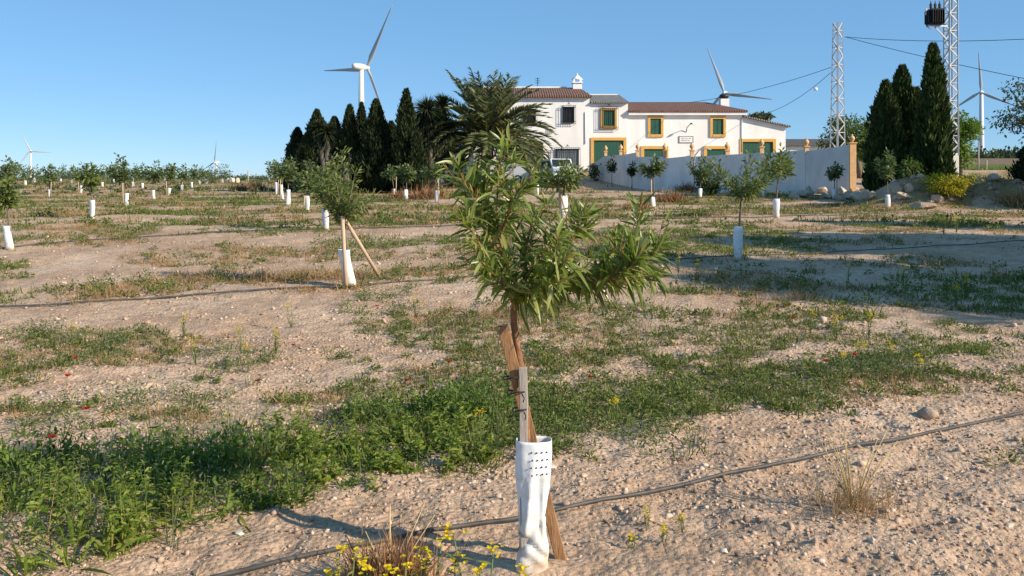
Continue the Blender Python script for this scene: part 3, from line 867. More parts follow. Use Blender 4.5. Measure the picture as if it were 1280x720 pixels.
# ------------------------------------------------------------------ lattice pylons, transformer, cables
def lattice(name, px, Y, pb, ptop, w0, w1, label, base_h=0.0, rz=0.5, bw=0.07):
    b = P(px, pb, Y); t = P(px, ptop, Y)
    z0 = H(b.x, Y)
    o = empty(name, (b.x, Y, z0), label, 'pylon', None, rz)
    hgt = t.z - z0
    if base_h > 0:
        MB().box(-w0 / 2 - .02, w0 / 2 + .02, -w0 / 2 - .02, w0 / 2 + .02, -.4, base_h).build('base', M['concrete'], o, bevel=.03)
    n = int((hgt - base_h) / (0.95 * (w0 + w1) / 2))
    W = lambda z: w0 + (w1 - w0) * z / hgt
    cs = ((-1, -1), (1, -1), (1, 1), (-1, 1))
    for sx, sy in cs:
        MB().bar((sx * W(base_h) / 2, sy * W(base_h) / 2, base_h - .1), (sx * W(hgt) / 2, sy * W(hgt) / 2, hgt), bw).build('leg', M['steel'], o)
    m = MB()
    for i in range(n):
        za, zb = base_h + (hgt - base_h) * i / n, base_h + (hgt - base_h) * (i + 1) / n
        for k in range(4):
            (ax, ay), (bx, by) = cs[k], cs[(k + 1) % 4]
            if (i + k) % 2: ax, ay, bx, by = bx, by, ax, ay
            m.bar((ax * W(za) / 2, ay * W(za) / 2, za), (bx * W(zb) / 2, by * W(zb) / 2, zb), bw * .62)
            if i % 2 == 0: m.bar((cs[k][0] * W(za) / 2, cs[k][1] * W(za) / 2, za + .01), (cs[(k + 1) % 4][0] * W(za) / 2, cs[(k + 1) % 4][1] * W(za) / 2, za + .01), bw * .5)
    m.build('bracing', M['steel'], o)
    return o, hgt
pyA, hA = lattice('lattice_pylon', 1047, 58, 186, 28, 0.74, 0.40, 'slim grey lattice pylon rising behind the garden wall')
pyB, hB = lattice('lattice_pylon', 1188.5, 44, 216, -70, 0.50, 0.42, 'tall lattice pylon with pale concrete base, behind the narrow cypress', 2.0, 0.12)
# transformer bracketed to the second pylon
tp = P(1169, 21, 43.7)
tr = empty('pole_transformer', (tp.x, tp.y, tp.z), 'dark pole transformer bracketed high on the tall lattice pylon', 'transformer')
m = MB(); m.box(-.33, .33, -.3, .3, -.42, .38)
for k in range(6): m.box(-.30 + .11 * k, -.27 + .11 * k, -.42, -.303, -.36, .3)
for k in range(4): m.box(-.45, -.333, -.22 + .13 * k, -.19 + .13 * k, -.36, .3)
m.build('tank', M['iron'], tr)
for k in range(3):
    m = MB(); m.lathe((-.22 + .22 * k, 0, .383), [(.05, 0), (.05, .08), (.09, .1), (.05, .14), (.09, .18), (.05, .22), (.08, .26), (.03, .3), (.02, .42)], 8)
    m.build('bushing', M['barkdark'], tr)
m = MB(); m.bar((-.4, -.1, -.46), (.75, .1, -.46), .07); m.bar((-.4, .1, -.46), (-.4, -.4, -.7), .05); m.bar((0, .05, -.5), (.7, .1, -1.2), .06)
m.bar((-.45, 0, .42), (-.45, 0, .1), .08)
m.build('bracket', M['steel'], tr)

def cable(a, b, sag, r, label, n=18):
    pts = [a.lerp(b, i / n) - Vector((0, 0, sag * 4 * (i / n) * (1 - i / n))) for i in range(n + 1)]
    return tag(MB().tube(pts, r, 5).build('power_cable', M['iron']), label, 'cable', 'overhead power cables')
cable(P(1056, 46, 58), P(1330, 46, 44), .25, .018, 'upper overhead cable running from the slim pylon top to the right')
cable(P(1056, 46, 57.8), P(1320, 106, 46), .12, .018, 'lower overhead cable slanting from the slim pylon top down to the right')
cable(P(1039, 84, 58), P(862, 128, 69.5), .3, .018, 'overhead cable running from the slim pylon to the farmhouse roof')
cable(P(1038, 91, 58), P(940, 146, 70), .55, .018, 'sagging cable with a white insulator between pylon and farmhouse')
ip = P(1019.5, 111.5, 60)
m = MB(); m.lathe((0, 0, -.12), [(.03, 0), (.12, .03), (.15, .12), (.12, .21), (.03, .24)], 10)
tag(m.build('insulator', M['guard'], loc=ip), 'small white insulator hanging on the sagging house cable', 'insulator')

# ------------------------------------------------------------------ cars in the yard
def car(px, py, Y, rz, paint, label, van=False):
    b = P(px, py, Y); z = H(b.x, Y)
    o = empty('parked_car', (b.x, Y, z), label, 'car', 'cars parked in the yard', rz)
    hw = .82
    if van: prof = [(-1.95, .35), (-1.98, .9), (-1.9, 1.55), (-1.75, 1.74), (.5, 1.76), (1.1, 1.2), (1.75, 1.02), (1.95, .8), (1.95, .35)]
    else: prof = [(-2.0, .35), (-2.03, .8), (-1.9, .98), (-1.5, 1.36), (-1.2, 1.45), (.1, 1.46), (.75, 1.02), (1.75, .86), (2.0, .66), (2.0, .35)]
    n = len(prof)
    m = MB(); vs = []
    for yy in (-hw, hw):
        for x, zz in prof: vs.append((x, yy * (1 if zz < 1.05 else .86), zz))
    m.add(vs, [tuple(range(n))[::-1], tuple(range(n, 2 * n))] + [(i, (i + 1) % n, n + (i + 1) % n, n + i) for i in range(n)])
    body = m.build('body', paint, o, bevel=.06)
    for s in (-1, 1):
        m = MB()
        if van: q = [(-1.6, 1.12), (-1.55, 1.6), (.4, 1.62), (.85, 1.15)]
        else: q = [(-1.6, 1.04), (-1.3, 1.36), (.05, 1.38), (.55, 1.04)]
        yy = [s * (hw * (1 if zz < 1.06 else .86) + .008) for x, zz in q]
        yy = [s * (hw * .93 + .004) if i in (0, 3) else s * (hw * .86 + .012) for i in range(4)]
        vs = [(x, yv, zz) for (x, zz), yv in zip(q, yy)] + [(x, yv - s * .04, zz) for (x, zz), yv in zip(q, yy)]
        m.add(vs, [(0, 1, 2, 3), (7, 6, 5, 4), (0, 4, 5, 1), (1, 5, 6, 2), (2, 6, 7, 3), (3, 7, 4, 0)])
        m.build('side_window', M['carglass'], o)
        MB().box(-2.02 if not van else -1.99, -1.9, s * .62 - .12, s * .62 + .12, .72, .9).build('tail_light', M['redlight'], o)
        MB().box(1.88, 2.01 if not van else 1.97, s * .6 - .15, s * .6 + .15, .58, .72).build('headlight', M['glassy'], o)
        for wx in (-1.25, 1.25):
            m = MB(); pts = [(wx, s * (hw - .2), .31), (wx, s * (hw + .02), .31)]
            m.tube(pts, .31, 16)
            w = m.build('wheel', M['tyre'], o)
            m = MB(); m.tube([(wx, s * (hw + .021), .31), (wx, s * (hw + .035), .31)], [.2, .17], 12); m.build('rim', M['steel'], w)
    for (x0, z0, x1, z1, nm) in ((prof[2][0] if not van else -1.965, 1.0, -1.52 if not van else -1.83, 1.36 if not van else 1.58, 'rear_window'), (.68 if not van else 1.06, 1.08 if not van else 1.26, .17 if not van else .56, 1.42 if not van else 1.71, 'windscreen')):
        e = -.012 if nm == 'rear_window' else .02
        m = MB(); yw = hw * .78
        vs = [(x0 + e, -yw, z0), (x0 + e, yw, z0), (x1 + e, yw * .92, z1), (x1 + e, -yw * .92, z1)]
        vs += [(x - e * 2.2, y, z - .01) for x, y, z in vs]
        m.add(vs, [(0, 1, 2, 3), (7, 6, 5, 4), (0, 4, 5, 1), (1, 5, 6, 2), (2, 6, 7, 3), (3, 7, 4, 0)])
        m.build(nm, M['carglass'], o)
    return o
car(626, 228, 57.5, D(172), M['carsilver'], 'silver car parked before the house, half hidden by the nearest tree')
car(698, 231, 56, D(-78), M['carwhite'], 'pale car facing the field behind the wide crowned staked tree', True)

# ------------------------------------------------------------------ trees
def cypress(px, ytop, ybase, hwpx, Y, seed, label, group, mat='cypress', n=6500, loc=None, dims=None, tip=0.8):
    rg = np.random.default_rng(seed)
    if loc is None:
        b = P(px, ybase, Y); t = P(px, ytop, Y)
        x = b.x; z0 = H(x, Y); h = t.z - z0; R = hwpx * Y / F
    else:
        x, Y = loc; z0 = H(x, Y); h, R = dims
    o = empty('cypress_tree', (x, Y, z0), label, 'cypress', group)
    MB().tube([(0, 0, -.2), (0, 0, h * .6)], [R * .22, R * .06], 8).build('trunk', M['barkdark'], o)
    ph = rg.random(6) * 6.28
    def rad(t, a):
        r = R * np.clip(t / .10, 0.25, 1) ** .5 * np.clip(1 - t, 0, 1) ** tip * (1.0 + .55 * t)
        lob = 1 + .15 * np.sin(3 * a + ph[0] + t * 5) + .12 * np.sin(5 * a + ph[1] - t * 11) + .13 * np.sin(2 * a + ph[2] + t * 19) + .08 * np.sin(4 * a + ph[3] - t * 37)
        return r * lob
    t = rg.random(n) ** .9 * .985 + .01; a = rg.random(n) * 2 * np.pi
    r = rad(t, a) * (rg.uniform(.72, 1.05, n) + .26 * rg.random(n) * (rg.random(n) < .25))
    base = np.stack([r * np.cos(a), r * np.sin(a), t * h * .985], -1)
    d = np.stack([np.cos(a) * .42, np.sin(a) * .42, np.ones(n)], -1) + rg.normal(0, .22, (n, 3))
    L = rg.uniform(.05, .085, n) * h ** .5 * 2.1 * (0.6 + .5 * (1 - t)); W = L * .34
    Vl, Ql = ribbons(rg, base, d, L, W, -.05, 2, P_LEAF, roll=1.5)
    # inner mass
    nt_, na = 26, 18
    tt, aa = np.meshgrid(np.linspace(.015, .96, nt_), np.linspace(0, 2 * np.pi, na, endpoint=False), indexing='ij')
    rr_ = rad(tt, aa) * .80
    Vc = np.stack([rr_ * np.cos(aa), rr_ * np.sin(aa), tt * h], -1).reshape(-1, 3)
    ii = np.arange(nt_ * na).reshape(nt_, na)
    Qc = np.stack([ii[:-1], np.roll(ii, -1, 1)[:-1], np.roll(ii, -1, 1)[1:], ii[1:]], -1).reshape(-1, 4)
    Vv, Qq = merge([(Vl, Ql), (Vc, Qc)])
    quadmesh('crown', Vv, Qq, M[mat], o)
    return o
CG = 'cypresses beside the farmhouse'
for args in ((372, 160, 240, 19, 58, 'leftmost and lowest cypress of the dark row'),
             (396, 137, 241, 22, 57, 'broad dark cypress second from the left in the row'),
             (437, 131, 241, 15, 56, 'pointed cypress just left of the large turbine tower'),
             (452, 128, 241, 10, 59, 'very narrow cypress top directly under the large turbine tower'),
             (470, 124, 242, 21, 55, 'widest cypress of the dark row, under the turbine blade'),
             (508, 111, 243, 17, 54, 'tallest pointed cypress of the dark row, beside the palm'),
             (386, 163, 241, 19, 56.5, 'low rounded cypress between the two leftmost ones'),
             (455, 150, 241, 20, 57.5, 'dense low cypress below the very narrow top'),
             (489, 152, 242, 19, 56, 'low cypress filling the row left of its tallest tree'),
             (418, 146, 241, 21, 60, 'low dark cypress filling the gap between two taller ones'),
             (521, 165, 243, 12, 53, 'short greyish cypress at the foot of the tallest one')):
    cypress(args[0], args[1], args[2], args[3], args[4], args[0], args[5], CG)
CR = 'cypresses beside the pylon'
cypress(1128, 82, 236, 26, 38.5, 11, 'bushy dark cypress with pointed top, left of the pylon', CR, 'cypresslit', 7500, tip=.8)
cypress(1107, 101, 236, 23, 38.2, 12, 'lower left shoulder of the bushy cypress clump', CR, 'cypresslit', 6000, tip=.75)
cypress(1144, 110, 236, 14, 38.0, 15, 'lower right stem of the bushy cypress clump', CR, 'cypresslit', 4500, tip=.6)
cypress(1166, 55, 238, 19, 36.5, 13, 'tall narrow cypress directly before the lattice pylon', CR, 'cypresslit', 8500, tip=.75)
cypress(1296, 165, 245, 22, 33, 14, 'dark cypress cut off by the right edge of the picture', CR, 'cypress', 5000)
# a wind-break off the right edge, whose shade falls over the right of the field
CW = 'tall trees of the wind break to the right'
for i, (x, y, h, R) in enumerate(((19.7, 4.0, 10.0, 2.0), (20.5, 5.6, 10.6, 2.0), (21.3, 7.2, 8.6, 1.3), (22.1, 8.7, 10.8, 2.0), (23.1, 10.5, 10.0, 1.9), (25.2, 14.3, 10.4, 1.5), (31, 26.3, 10.8, 2.6), (33.5, 23.5, 10.5, 2.4))):
    cypress(0, 0, 0, 0, 0, 40 + i, ['nearest', 'second', 'third', 'fourth', 'fifth', 'sixth', 'seventh', 'farthest'][i] + ' cypress of the wind break beyond the right edge', CW, 'cypress', 4500, loc=(x, y), dims=(h, R), tip=.5)

def palm(px, py, Y, R, seed):
    rg = np.random.default_rng(seed)
    c = P(px, py, Y); z0 = H(c.x, Y)
    o = empty('date_palm', (c.x, Y, z0), 'large bushy date palm with arching fronds before the farmhouse', 'palm tree')
    hc = c.z - z0
    m = MB(); rr = random.Random(3)
    m.tube([(0, 0, -.2)] + [(0, 0, hc * k / 14) for k in range(1, 15)], [.5] + [.42 + .05 * (k % 2) + (.12 if k > 11 else 0) for k in range(14)], 12, jit=.08, rng=rr)
    m.build('trunk', M['barkgrey'], o)
    parts = []; rach = MB()
    nf = 130
    for i in range(nf):
        f = i / nf
        el = math.radians(87 - 122 * f ** .95 + rg.normal(0, 5))
        az = i * 2.39996 + rg.normal(0, .15)
        Lf = R * rg.uniform(.9, 1.08) * (1.0 if f > .1 else .93)
        hd = np.array([math.cos(az), math.sin(az), 0]); n = 22
        t = np.linspace(0, 1, n + 1)
        droop = (.32 + .30 * math.cos(el)) * (0.55 if f < .15 else 1)
        ang = el - droop * 1.9 * t ** 1.5
        seg = Lf / n
        hx = np.concatenate([[0], np.cumsum(np.cos(ang[:-1]) * seg)]); hz_ = np.concatenate([[0], np.cumsum(np.sin(ang[:-1]) * seg)])
        pts = np.array([0, 0, hc]) + hd * (.25 + hx)[:, None] + np.array([0, 0, 1.0]) * hz_[:, None]
        tang = nrm(np.gradient(pts, axis=0))
        side = np.array([-math.sin(az), math.cos(az), 0])
        nn = nrm(np.cross(side, tang)); nn = nn * np.sign(nn[:, 2:3] + 1e-6) if el < 1.2 else nn
        k = 70
        s = rg.uniform(.16, 1.0, k * 2); sg_ = np.repeat([-1, 1], k)
        ix = s * n; i0 = np.clip(ix.astype(int), 0, n - 1); fr = (ix - i0)[:, None]
        bp = pts[i0] * (1 - fr) + pts[i0 + 1] * fr
        d = tang[i0] * .75 + side[None] * sg_[:, None] * .75 + nn[i0] * .32 + rg.normal(0, .08, (2 * k, 3))
        Ll = (.70 * np.sin(np.pi * np.clip(s, .12, .93)) ** .6 + .06) * R / 4.7
        parts.append(ribbons(rg, bp, d, Ll, .085, .12, 2, P_GRASS, roll=.8))
        rach.tube([pts[j] for j in range(0, n + 1, 2)], list(np.linspace(.05, .012, n // 2 + 1)), 4, cap=False)
    V_, Q_ = merge(parts)
    quadmesh('frond_crown', V_, Q_, M['palm'], o)
    rach.build('frond_stalks', mat_noise('palm_stalk', (0.12, 0.11, 0.04), (0.20, 0.17, 0.07), 4, 0.6), o)
    return o
palm(609, 172, 60, 5.0, 8)

def yucca(px, ybase, Y, heads, seed, label):
    rg = np.random.default_rng(seed)
    b = P(px, ybase, Y); z0 = H(b.x, Y)
    o = empty('yucca_tree', (b.x, Y, z0), label, 'yucca')
    tr = MB(); parts = []
    for (hx, hy, r) in heads:
        c = P(hx, hy, Y + rg.uniform(-.8, .8)) - Vector((b.x, Y, z0)); R = r * Y / F
        tr.tube([(0, 0, -.2), (c.x * .35, c.y * .35, c.z * .4), (c.x * .9, c.y, c.z * .8), c], [.28, .22, .17, .12], 8)
        n = 320
        d = nrm(rg.normal(0, 1, (n, 3)) + np.array([0, 0, .35]))
        base = np.array(c) + d * .12
        parts.append(ribbons(rg, base, d, R * rg.uniform(.75, 1.05, n), .085, .25, 2, P_GRASS, roll=.6))
        n = 260                                             # hanging dry skirt
        a = rg.random(n) * 6.28; zz = rg.uniform(0, min(c.z * .7, 2.6), n)
        base = np.stack([c.x + .2 * np.cos(a), c.y + .2 * np.sin(a), c.z - zz], -1)
        d = np.stack([np.cos(a) * .55, np.sin(a) * .55, -np.ones(n)], -1)
        parts.append(ribbons(rg, base, d, rg.uniform(.5, .9, n) * min(1, R), .08, 0, 1, P_GRASS))
    tr.build('trunk', M['barkgrey'], o)
    V_, Q_ = merge(parts)
    quadmesh('leaf_heads', V_, Q_, M['yucca'], o)
yucca(540, 236, 58, [(534, 137, 24), (552, 133, 22), (524, 152, 20), (545, 152, 24), (556, 160, 22), (530, 168, 22), (548, 178, 20)], 3, 'dark many headed yucca between the tallest cypress and the palm')
yucca(410, 238, 55.5, [(409, 165, 16), (398, 160, 14)], 5, 'yucca with pale ragged trunk among the dark cypresses')
yucca(433, 238, 53.5, [(432, 196, 7)], 6, 'small yucca tuft catching light before the dark cypresses')

def broadleaf(px, ybase, Y, ccx, ctop, cbot, chw, seed, label, mat, n=3600, leaf=.22, group=None, nclump=26, shadow_only=False, trunk='barkgrey', name='broadleaf_tree', cat='tree'):
    rg = np.random.default_rng(seed)
    b = P(px, ybase, Y); z0 = H(b.x, Y); B = Vector((b.x, Y, z0))
    o = empty(name, B, label, cat, group)
    c0 = P(ccx, (ctop + cbot) / 2, Y) - B
    hh = (P(ccx, ctop, Y).z - P(ccx, cbot, Y).z) / 2; R = chw * Y / F
    cl = nrm(rg.normal(0, 1, (nclump, 3))) * rg.uniform(.25, 1.0, (nclump, 1)) ** .5
    cc = np.array(c0) + cl * np.array([R, R * .9, hh]) * .86
    tr = MB()
    top = Vector((c0.x * .6, c0.y * .6, max(.3, c0.z - hh * .55)))
    tr.tube([(0, 0, -.2), top * .5 + Vector((.04, .03, 0)), top], [R * .10 + .03, R * .08 + .02, R * .06 + .02], 8)
    for k in range(min(10, nclump)):
        p = Vector(cc[k]); q = top.lerp(p, .5) + Vector((0, 0, .1 * hh))
        tr.tube([top - Vector((0, 0, .1)), q, p], [R * .045 + .012, R * .025 + .008, .008], 5)
    tr.build('trunk', M[trunk], o)
    ci = rg.integers(0, nclump, n)
    cr = rg.uniform(.24, .42, nclump)[ci][:, None] * np.array([R, R, hh])
    off = nrm(rg.normal(0, 1, (n, 3))) * rg.uniform(.15, 1.0, (n, 1)) ** .6
    base = cc[ci] + off * cr
    d = off + rg.normal(0, .6, (n, 3))
    L = leaf * rg.uniform(.6, 1.2, n)
    Vl, Ql = ribbons(rg, base, d, L, L * .5, .15, 2, P_LEAF, roll=.9)
    quadmesh('crown', Vl, Ql, M[mat], o)
    return o
broadleaf(1076, 232, 62, 1064, 138, 200, 36, 21, 'leafy light green tree behind the slim lattice pylon', 'broad', 4200, .26)
broadleaf(1086, 232, 46, 1090, 170, 212, 12, 24, 'thin leafy tree rising behind the ochre end pillar', 'broad', 1200, .2, trunk='barkdark')
broadleaf(1200, 216, 55, 1203, 138, 210, 24, 22, 'bright green tree between the pylon base and the turbine', 'brightleaf', 3600, .24)
broadleaf(1300, 232, 31, 1290, 92, 180, 46, 23, 'grey green leafy tree at the right edge above the dark cypress', 'olive', 2400, .14, nclump=34)
broadleaf(945, 160, 84, 951, 142, 150, 16, 25, 'far palm like treetop peeping over the annex roof', 'olive', 700, .4)
# shrubs
broadleaf(1187, 246, 32.0, 1188, 213, 246, 36, 31, 'rounded shrub covered in yellow flowers on the earth heap', 'yellowgreen', 4200, .10, nclump=30, name='flowering_shrub', cat='shrub')
broadleaf(886, 246, 40.5, 885, 216, 246, 16, 32, 'dark green shrub with white blooms before the garden wall', 'cypresslit', 1500, .14, name='shrub', cat='shrub')
broadleaf(744, 226, 60, 742, 204, 226, 10, 33, 'low dark shrub at the left end of the garden wall', 'cypresslit', 700, .14, name='shrub', cat='shrub')
broadleaf(1150, 240, 36, 1138, 198, 236, 18, 35, 'green shrub growing at the foot of the cypresses', 'broad', 1500, .13, name='shrub', cat='shrub')

# ------------------------------------------------------------------ saplings with white sleeves
def sapling(base, hc, trunk_h, top_h, R, seed, label, near, mat='sapleaf', lean=0.0, cdx=0.0):
    """young tree: trunk to trunk_h, vase-shaped crown up to top_h with half width R; near = number of leaves"""
    rg = np.random.default_rng(seed); rr = random.Random(seed)
    o = empty('young_almond_tree', base, label, 'young tree', 'young almond trees in the field')
    m = MB(); Y = base.y
    tr = .022 + .0 * Y
    tp = Vector((lean, 0, trunk_h))
    m.tube([(0, 0, -.05), (lean * .4 + rr.uniform(-.02, .02), rr.uniform(-.02, .02), trunk_h * .5), tp], [tr * 1.2, tr, tr * .95], 7)
    ns = 9 if near > 800 else 6
    bases = []; dirs = []
    hh = top_h - trunk_h
    for k in range(ns):
        a = k * 2.4 + rg.uniform(-.4, .4)
        q = rg.uniform(.45, 1.0)
        e = Vector((math.cos(a) * R * q + cdx, math.sin(a) * R * q * .9, trunk_h + hh * rg.uniform(.35, 1.0) * (1.12 - .35 * q)))
        if k == 0: e = Vector((cdx + .1 * R, 0, top_h))
        mid = tp.lerp(e, .5) + Vector((0, 0, -.06 * hh)) + Vector((rr.uniform(-.1, .1), rr.uniform(-.1, .1), 0)) * R
        m.tube([tp - Vector((0, 0, .03)), mid, e], [tr * .55, tr * .35, .004], 5)
        nl = near // ns
        t = rg.uniform(.15, 1.02, nl)[:, None]
        A, B_, C = np.array(tp), np.array(mid), np.array(e)
        p = A * (1 - t) ** 2 + 2 * B_ * t * (1 - t) + C * t ** 2
        g_ = nrm(2 * (1 - t) * (B_ - A) + 2 * t * (C - B_))
        rnd = nrm(rg.normal(0, 1, (nl, 3)))
        sp = (.16 if near > 800 else .26) * R
        bases.append(p + rnd * rg.uniform(0, sp, (nl, 1)))
        dirs.append(g_ * .6 + rnd * .9 + np.array([0, 0, .15]))
    m.build('trunk', M['barkgrey'], o)
    b_ = np.concatenate(bases); d = np.concatenate(dirs); n = len(b_)
    if near > 800: L = rg.uniform(.07, .115, n); W = L * .24
    else: L = rg.uniform(.10, .16, n) * (1 + Y / 90); W = L * .42
    V_, Q_ = ribbons(rg, b_, d, L, W, .25, 3 if near > 800 else 2, P_LEAF, .35 if near > 800 else 0, .8)
    quadmesh('crown', V_, Q_, M[mat], o)
    return o

def sleeve(base, h, label, seed, w=0.15, lean=0.0):
    rr = random.Random(seed)
    n = 12; zs_ = [-.04, .12, .3, .48, .66, .84, 1.0]
    m = MB(); vs = []; fs = []
    rot = rr.uniform(-.5, .5); ph = rr.uniform(0, 6)
    for i, s in enumerate(zs_):
        pin = 1 - .16 * math.sin(s * 5 + ph) * (1 if 0 < i < 6 else .4)
        for k in range(n):
            a = 2 * math.pi * k / n
            q = 1 + .06 * math.sin(3 * a + s * 7 + ph)
            x = math.cos(a) * w / 2 * pin * q; y = math.sin(a) * w * .36 * (2 - pin) * q
            vs.append((x * math.cos(rot) - y * math.sin(rot) + lean * s * h, x * math.sin(rot) + y * math.cos(rot), s * h))
    for i in range(len(zs_) - 1):
        for k in range(n):
            k2 = (k + 1) % n
            fs.append((i * n + k, i * n + k2, (i + 1) * n + k2, (i + 1) * n + k))
    m.add(vs, fs, 0, True)
    o = m.build('tree_sleeve', M['sleeve'], loc=base)
    so = o.modifiers.new('solid', 'SOLIDIFY'); so.thickness = .004
    return tag(o, label, 'tree sleeve', 'white sleeves around the young trees')

# px, base row, sleeve top row, crown centre, crown top, crown bottom, crown half width (pixels), where
SAP = [
 (408, 289, 262, 412, 204, 264, 32, 'directly behind the nearest staked tree on the left', 360),
 (384, 266, 246, 386, 204, 246, 22, 'third from the front in the line left of the cypresses', 260),
 (360, 257, 237, 362, 199, 226, 15, 'fourth from the front in the line left of the cypresses', 240),
 (353, 250, 231, 352, 201, 224, 13, 'fifth from the front in the line left of the cypresses', 200),
 (346, 244, 228, 342, 202, 222, 11, 'farthest one in the line left of the cypresses', 200),
 (12, 313, 283, 6, 224, 262, 18, 'largest at the left edge of the picture', 420),
 (115, 274, 250, 112, 208, 236, 18, 'dark crowned beside the small far turbine on the left', 360),
 (158, 259, 242, 147, 196, 229, 15, 'with tallest crown on the left skyline', 320),
 (192, 250, 238, 193, 203, 227, 13, 'fourth along the diagonal line from the left edge', 260),
 (211, 244, 235, 215, 205, 227, 10, 'fifth along the diagonal line from the left edge', 220),
 (227, 239, 231, 229, 207, 225, 10, 'sixth along the diagonal line from the left edge', 180),
 (240, 235, 228, 243, 207, 223, 9, 'seventh along the diagonal line from the left edge', 160),
 (62, 247, 237, 62, 207, 228, 13, 'just right of the small turbine at the far left', 220),
 (101, 242, 232, 101, 206, 227, 12, 'behind the dark crowned one on the left', 220),
 (9, 254, 242, 8, 199, 226, 15, 'behind the largest one at the left edge', 240),
 (13, 240, 229, 17, 203, 226, 10, 'far behind the largest one at the left edge', 180),
 (493, 247, 236, 486, 207, 224, 10, 'leaning before the dark cypresses', 200),
 (508, 250, 237, 509, 206, 226, 16, 'slim one before the tallest cypress', 260),
 (546, 253, 238, 541, 206, 225, 12, 'slim one before the dark yucca', 220),
 (817, 261, 247, 816, 199, 222, 13, 'slender one before the middle of the garden wall', 300),
 (875, 248, 236, 877, 196, 226, 15, 'slender one left of the dark blooming shrub', 280),
 (971, 274, 250, 975, 190, 226, 27, 'second one before the right half of the garden wall', 420),
 (922, 326, 283, 935, 192, 252, 52, 'with wide dark crown in the tree shade on the right', 1300),
 (1110, 259, 243, 1108, 190, 224, 14, 'before the bushy cypress clump on the right', 300),
 (1043, 250, 237, 1043, 207, 228, 9, 'small dark one among the boulders', 200),
]
FAR = [(43, 229, 222, 44), (76, 227, 221, 78), (128, 234, 228, 126), (166, 234, 227, 168), (178, 236, 229, 176), (250, 231, 225, 252), (258, 230, 224, 263), (206, 227, 221, 206), (32, 232, 226, 28), (90, 229, 223, 90), (142, 229, 223, 136), (278, 229, 223, 281)]
FARL = ['right of the small far left turbine', 'second right of the far left turbine', 'left of the tallest left skyline crown', 'right of the tallest left skyline crown',
        'low one behind the diagonal line', 'left of the low middle turbine', 'under the low middle turbine', 'behind the fifth of the diagonal line', 'below the far left turbine', 'beyond the dark crowned left tree', 'far beyond the tallest left crown', 'right of the low middle turbine']
for (a, b, c, d), l in zip(FAR, FARL):
    SAP.append((a, b, c, d, 207, 223, 10, 'tiny skyline sapling ' + l, 150))
for i, (px, pb, gt, ccx, ct, cb, hw, where, nl) in enumerate(SAP):
    b = G(px, pb); s = b.y / F
    farm = b.y > 26
    th = (pb - cb) * s + .08; tp_ = (pb - ct) * s
    dark = 'before the bushy' in where or 'small dark' in where
    w2 = where if where.startswith('tiny') else 'young almond tree ' + where
    sapling(b, 0, th, tp_, hw * s * (1.2 if farm else 1.0), 100 + i, w2, int(nl * (1.9 if farm else 1.4)), 'sapfar' if farm else 'sapleaf', (ccx - px) * s * .4, (ccx - px) * s)
    sleeve(b, (pb - gt) * s, ('white sleeve of the ' + where.replace('tiny skyline sapling', 'tiny far sapling')) if where.startswith('tiny') else 'white sleeve of the tree ' + where, 200 + i, w=min(.19, .15 + b.y * .0006), lean=float(rng.normal(0, .045)))
    if farm and i % 3 != 2:
        x = -.09 if i % 2 else .08
        m = MB(); m.tube([(0, 0, -.1), (rng.uniform(-.05, .05), 0, th + .05)], .022, 6)
        tag(m.build('support_stake', M['woodpale'], loc=(b.x + x, b.y - .06, b.z)), ('pale stake at the ' + where) if where.startswith('tiny') else ('pale stake of the tree ' + where), 'stake', 'stakes supporting the young trees')
# two dark bushy young trees without a sleeve, right against the wall
for px, pb, ct, cb, hw, l in ((765, 233, 195, 216, 7, 'small dark sapling against the garden wall, left of its twin'), (790, 237, 203, 219, 7, 'small dark sapling against the garden wall, right of its twin')):
    b = G(px, pb); s = b.y / F
    sapling(b, 0, (pb - cb) * s, (pb - ct) * s, hw * s, px, l, 330, 'cypresslit')
# white bare posts near the house
for px, pb, pt_, l in ((954, 247, 231, 'short white post before the garden wall behind the wide crown'), (672, 244, 230, 'short white post behind the near tree by the parked cars')):
    b = G(px, pb); s = b.y / F
    tag(MB().tube([(0, 0, -.1), (0, 0, (pb - pt_) * s)], .06, 8).build('white_post', M['guard'], loc=b), l, 'post')

# the staked tree on the left and the staked one behind the near tree
def stake_bar(a, b, w, mat, label, name='wooden_stake', r=True):
    a = Vector(a); b = Vector(b)
    m = MB()
    if r: m.tube([b - a - (b - a) * 1.0, (b - a) * .5, b - a], w / 2, 9)
    else: m.bar((0, 0, 0), b - a, w, w * .5)
    return tag(m.build(name, mat, loc=a), label, 'stake', 'stakes supporting the young trees')
b = G(438, 361); s = b.y / F
sapling(b + Vector((0, .05, 0)), 0, .88, 1.9, .56, 300, 'leafy young almond tree between two crossed stakes on the left', 1500, 'sapleaf', -.1, -.17)
sleeve(b, .52, 'leaning white sleeve at the foot of the two crossed stakes', 301, .17, -.18)
stake_bar(b + Vector((-.03, -.12, -.1)), P(428, 270, b.y - .1), .055, M['woodpale'], 'upright pale stake beside the leaning sleeve on the left')
stake_bar(G(476, 352), P(431, 274, b.y - .02), .055, M['woodpale'], 'slanting pale stake leaning onto the left staked tree')
b = G(705, 276); s = b.y / F
sapling(b, 0, (276 - 234) * s, (276 - 206) * s, 46 * s, 310, 'wide crowned young almond tree beyond the nearest tree, on crossed stakes', 790, 'sapleaf', 0, -.08)
sleeve(b, 30 * s, 'greyish sleeve of the wide crowned tree beyond the nearest tree', 311, .2)
stake_bar(b + Vector((-.1, -.12, -.1)), P(699, 232, b.y - .1), .05, M['woodpale'], 'upright pale stake of the wide crowned tree beyond the nearest tree')
stake_bar(b + Vector((.12, -.2, -.1)), P(700, 240, b.y - .14), .05, M['woodpale'], 'slanting pale stake of the wide crowned tree beyond the nearest tree')

